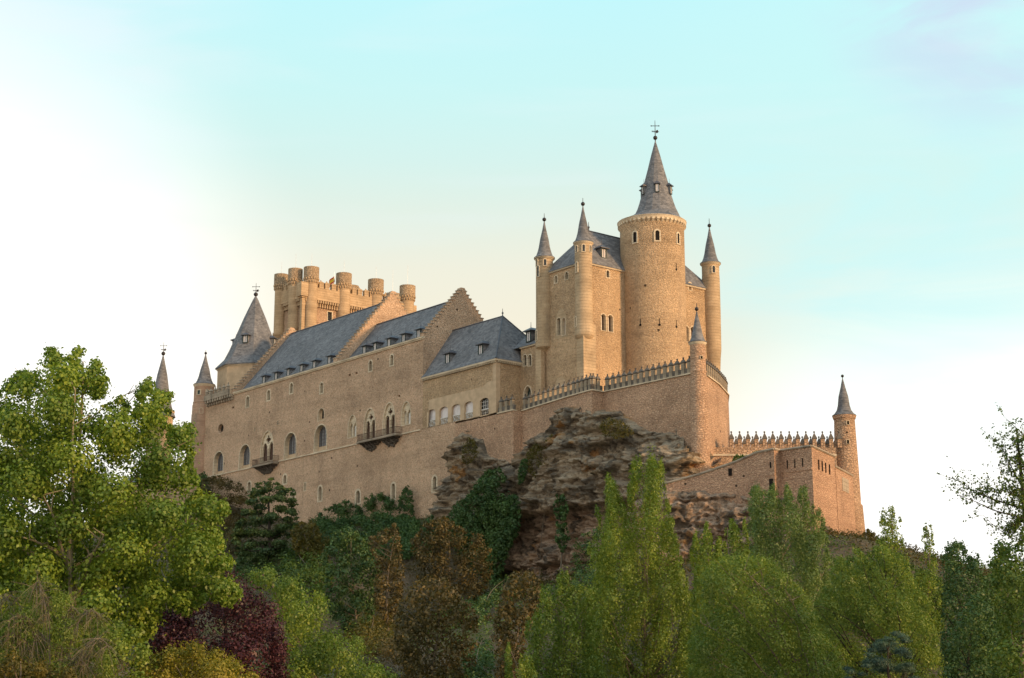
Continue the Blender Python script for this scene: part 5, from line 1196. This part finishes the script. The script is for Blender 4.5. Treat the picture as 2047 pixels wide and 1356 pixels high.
# ---- the slope below the castle
CEDAR = [(545, 950), (560, 968), (590, 975), (595, 1010), (598, 1060), (575, 1080), (572, 1110), (530, 1132), (478, 1128), (462, 1075), (475, 1040), (490, 1000), (512, 965)]
tree('cedar', 'dark layered cedar growing against the foot of the long wall', 'conifer', CEDAR, Ybase(CEDAR), 'cedar leaf', .42, .22, 2.6, 130, (.4, 1.2), 1, 4.0, 'tier', base=535, trunk=('dark bark', .35), seed=51)
SH = [
 ('bush', 'reddish brown half bare bush left of the cedar', 'shrub', [(400, 985), (405, 955), (440, 948), (480, 965), (500, 985), (490, 1030), (480, 1110), (420, 1110), (400, 1050)], -3, 'brown leaf', .3, 2.0),
 ('bush', 'small dark green bush tucked beside the plane tree at the wall foot', 'shrub', [(395, 950), (410, 940), (420, 960), (425, 990), (410, 1010), (392, 990)], -2.5, 'dark leaf', .3, 3.0),
 ('ivy', 'dark ivy bank climbing the wall foot right of the cedar', 'ivy', [(620, 1040), (640, 1018), (665, 1010), (690, 998), (715, 1010), (735, 990), (765, 985), (790, 1000), (800, 1030), (840, 1040), (870, 1020), (905, 1040), (900, 1080), (860, 1110), (800, 1120), (700, 1110), (640, 1090)], -1.5, 'ivy leaf', .32, 3.4),
 ('ivy', 'pointed ivy column on the wall between two low windows', 'ivy', [(798, 1040), (795, 1000), (806, 978), (815, 968), (824, 985), (828, 1015), (832, 1050), (815, 1100), (795, 1080)], -1.2, 'ivy leaf', .3, 3.4),
 ('ivy', 'large ivy curtain hanging over the rock under the terrace corner', 'ivy', [(890, 1040), (905, 1012), (935, 990), (950, 965), (975, 940), (1000, 935), (1012, 955), (1000, 985), (1035, 990), (1042, 1020), (1040, 1060), (1018, 1100), (1005, 1140), (985, 1170), (940, 1130), (900, 1090)], -5.2, 'ivy leaf', .32, 3.6),
 ('tree', 'small yellowing tree under the wall right of the cedar', 'tree', [(580, 1060), (600, 1042), (630, 1045), (645, 1070), (640, 1105), (612, 1120), (585, 1100)], -9, 'olive leaf', .36, 2.2),
 ('bush', 'mid green bush above the tip of the light green tree', 'shrub', [(560, 1110), (590, 1095), (640, 1100), (670, 1125), (668, 1165), (640, 1200), (590, 1180), (558, 1150)], -16, 'green leaf', .36, 2.6),
 ('tree', 'dark green tree with bare pale trunk under the ivy bank', 'tree', [(640, 1110), (670, 1060), (700, 1055), (730, 1070), (755, 1090), (765, 1150), (755, 1200), (740, 1260), (690, 1270), (655, 1220)], -14, 'dark leaf', .38, 2.3),
 ('tree', 'tall russet tree below the pointed ivy column', 'tree', [(735, 1075), (765, 1060), (790, 1045), (805, 1090), (810, 1150), (800, 1230), (770, 1260), (745, 1200), (750, 1130)], -13, 'brown leaf', .34, 1.9),
 ('tree', 'large rust brown half bare tree in the middle of the slope', 'tree', [(820, 1080), (850, 1045), (890, 1030), (930, 1060), (960, 1065), (985, 1100), (985, 1150), (960, 1200), (900, 1220), (850, 1190), (820, 1140)], -14, 'brown leaf', .34, 1.7),
 ('tree', 'brown tree with twisted bare limbs under the large ivy curtain', 'tree', [(800, 1200), (830, 1160), (880, 1150), (930, 1190), (960, 1230), (950, 1330), (900, 1400), (830, 1400), (790, 1330), (785, 1250)], -26, 'brown leaf', .32, 1.8),
 ('bush', 'round olive brown bush low on the slope left of centre', 'shrub', [(690, 1240), (720, 1210), (760, 1195), (785, 1220), (790, 1270), (760, 1310), (715, 1310), (695, 1280)], -28, 'olive leaf', .3, 2.8),
 ('bush', 'russet bush at the bottom edge right of the light green tree', 'shrub', [(725, 1330), (760, 1280), (800, 1270), (840, 1300), (850, 1400), (760, 1420)], -33, 'brown leaf', .28, 2.6),
 ('bush', 'deep green bush among the brown trees on the slope', 'shrub', [(905, 1230), (925, 1200), (960, 1190), (1000, 1150), (1020, 1150), (1010, 1190), (975, 1230), (945, 1260), (915, 1260)], -16, 'dark leaf', .34, 3.0),
 ('bush', 'blue green bush at the bottom before the young poplar', 'shrub', [(925, 1300), (960, 1270), (985, 1280), (990, 1350), (970, 1420), (915, 1420)], -32, 'dark leaf', .3, 2.4),
 ('tree', 'orange brown shrubby tree left of the young poplar', 'tree', [(985, 1250), (1000, 1180), (1030, 1140), (1065, 1140), (1085, 1165), (1075, 1230), (1050, 1300), (1030, 1420), (975, 1420), (990, 1330)], -22, 'brown leaf', .32, 2.2),
 ('bush', 'yellowish weedy bush at the bottom edge in the middle', 'shrub', [(845, 1360), (890, 1330), (930, 1340), (950, 1430), (840, 1430)], -36, 'olive leaf', .28, 2.4),
 ('tree', 'small dark tree rooted on the bare reddish cliff', 'tree', [(1103, 1010), (1112, 988), (1130, 990), (1138, 1015), (1132, 1040), (1140, 1075), (1125, 1110), (1108, 1080), (1112, 1040)], -4.5, 'ivy leaf', .3, 3.0),
 ('bush', 'brown scrub between the cliff and the tallest poplar', 'shrub', [(1140, 1110), (1150, 1075), (1190, 1050), (1230, 1060), (1240, 1200), (1200, 1260), (1150, 1220)], -10, 'dark leaf', .32, 1.7),
 ('bush', 'dry grey brown scrub on the rock spur beside the buttress', 'shrub', [(920, 905), (935, 870), (950, 880), (958, 905), (945, 925), (925, 930)], -2.4, 'olive leaf', .24, 1.5),
 ('bush', 'wide dark green thicket filling the slope under the cedar', 'shrub', [(470, 1120), (500, 1090), (560, 1085), (600, 1110), (610, 1160), (560, 1180), (500, 1160), (470, 1150)], -12, 'dark leaf', .34, 2.6),
 ('bush', 'brown green scrub on the steep bank right of the cedar', 'shrub', [(590, 1060), (620, 1035), (650, 1060), (690, 1085), (650, 1125), (600, 1120)], -6, 'olive leaf', .32, 2.2),
 ('bush', 'dry scrub on the shoulder of the big rock below the terrace', 'shrub', [(1052, 905), (1075, 880), (1105, 868), (1118, 890), (1100, 935), (1070, 960), (1052, 940)], -2.8, 'olive leaf', .22, 1.6),
 ('bush', 'dark scrub along the rock crest under the bastion wall', 'shrub', [(1195, 850), (1215, 833), (1250, 842), (1270, 866), (1240, 880), (1205, 872)], -2.4, 'olive leaf', .22, 1.5),
 ('ivy', 'tuft of ivy in the rock cleft under the terrace buttress', 'ivy', [(1035, 945), (1042, 918), (1056, 915), (1055, 940), (1046, 965), (1036, 970)], -3.4, 'ivy leaf', .26, 2.6),
]
GRP = {'brown leaf': None}
for i, (nm, lab, cat, poly, v, mt, L, cov) in enumerate(SH):
    wpx = max(q[0] for q in poly) - min(q[0] for q in poly); sc2 = min(1.0, wpx / 90)
    br = mt == 'brown leaf'
    tree(nm if nm != 'tree' else ('autumn_tree' if br else 'slope_tree'), lab, cat, poly, Yhug(.8, -1.0 if v > -2 else v) if nm in ('ivy', 'bush') and 'rooted' not in lab else (Yv(v) if 'rooted' in lab else Ybase(poly)), mt, L, L * .6, (1.0 if nm == 'ivy' else 2.2) * max(sc2, .5), int((60 + 90 * sc2) if nm == 'ivy' else (34 + 70 * sc2)), (.35 * max(sc2, .6), 1.25 * max(sc2, .5)), 1.0, cov * (1.35 if nm == 'ivy' else 1.15), base=None, trunk=None if nm == 'ivy' else ('bark', .13 if nm == 'tree' else .06), limbs=26 if nm == 'tree' else 8, seed=70 + i, twigs=3 if nm == 'tree' else 0, group={'ivy': 'ivy masses on the rock and wall foot', 'bush': 'bushes on the castle slope'}.get(nm, 'trees on the castle slope'))
# far bushes on the skyline right of the watch turret and on the bluff
for i, (lab, poly, Y, mt) in enumerate((('dark bush clinging to the bluff under the watch turret', [(1680, 1100), (1690, 1075), (1715, 1068), (1735, 1085), (1730, 1120), (1690, 1130)], 187, 'ivy leaf'),
                        ('low grey green scrub on the skyline right of the watch turret', [(1722, 1070), (1735, 1055), (1750, 1066), (1775, 1085), (1775, 1110), (1730, 1100)], 195, 'olive leaf'),
                        ('green bush on top of the barbican wall beside the bastion', [(1462, 922), (1470, 908), (1500, 910), (1512, 900), (1525, 903), (1500, 915), (1480, 926)], 199, 'green leaf'))):
    tree('bush', lab, 'shrub', poly, Y, mt, .24, .16, .9, 26, (.25, .7), 1, 3.0, trunk=('bark', .05), limbs=6, seed=120 + i, ground=float(zY(max(q[1] for q in poly), Y)) - .3)
# ground cover: low scrub all over the slope
g = np.random.default_rng(99); N_ = 42000
xs_ = g.uniform(-75, 75, N_ * 4); ys_ = g.uniform(120, 300, N_ * 4); dd = hull_dist(xs_, ys_); kk = (dd > .8) & (dd < 75) & (g.uniform(size=len(xs_)) < np.clip(1.1 - dd / 80, .1, 1)); xs_, ys_ = xs_[kk][:N_], ys_[kk][:N_]
rep = 5; P = np.repeat(np.stack([xs_, ys_, height(xs_, ys_)], 1), rep, 0); P += g.normal(size=P.shape) * (.45, .45, .25) + (0, 0, .25)
pat = np.sin(P[:, 0] * .21 + 1.7) + np.sin(P[:, 1] * .17 + P[:, 0] * .09)
for nm, lab, msk, mt in (('undergrowth', 'brown dry scrub covering the castle slope', pat < .55, 'brown leaf'), ('ground_cover', 'green low growth in patches over the slope', pat >= .55, 'green leaf')):
    Pm = P[msk]; root = thing(nm, lab, 'ground cover', (0, 200, 0), None, True); o = leaf_object(nm, Pm, np.tile((0, 0, 1.), (len(Pm), 1)), .3, .2, g.uniform(0, 1, len(Pm)), mt, root, g)
    o.parent = None; o.location = (0, 200, 0); bpy.data.objects.remove(root); tag(o, lab, 'ground cover', kind='stuff')
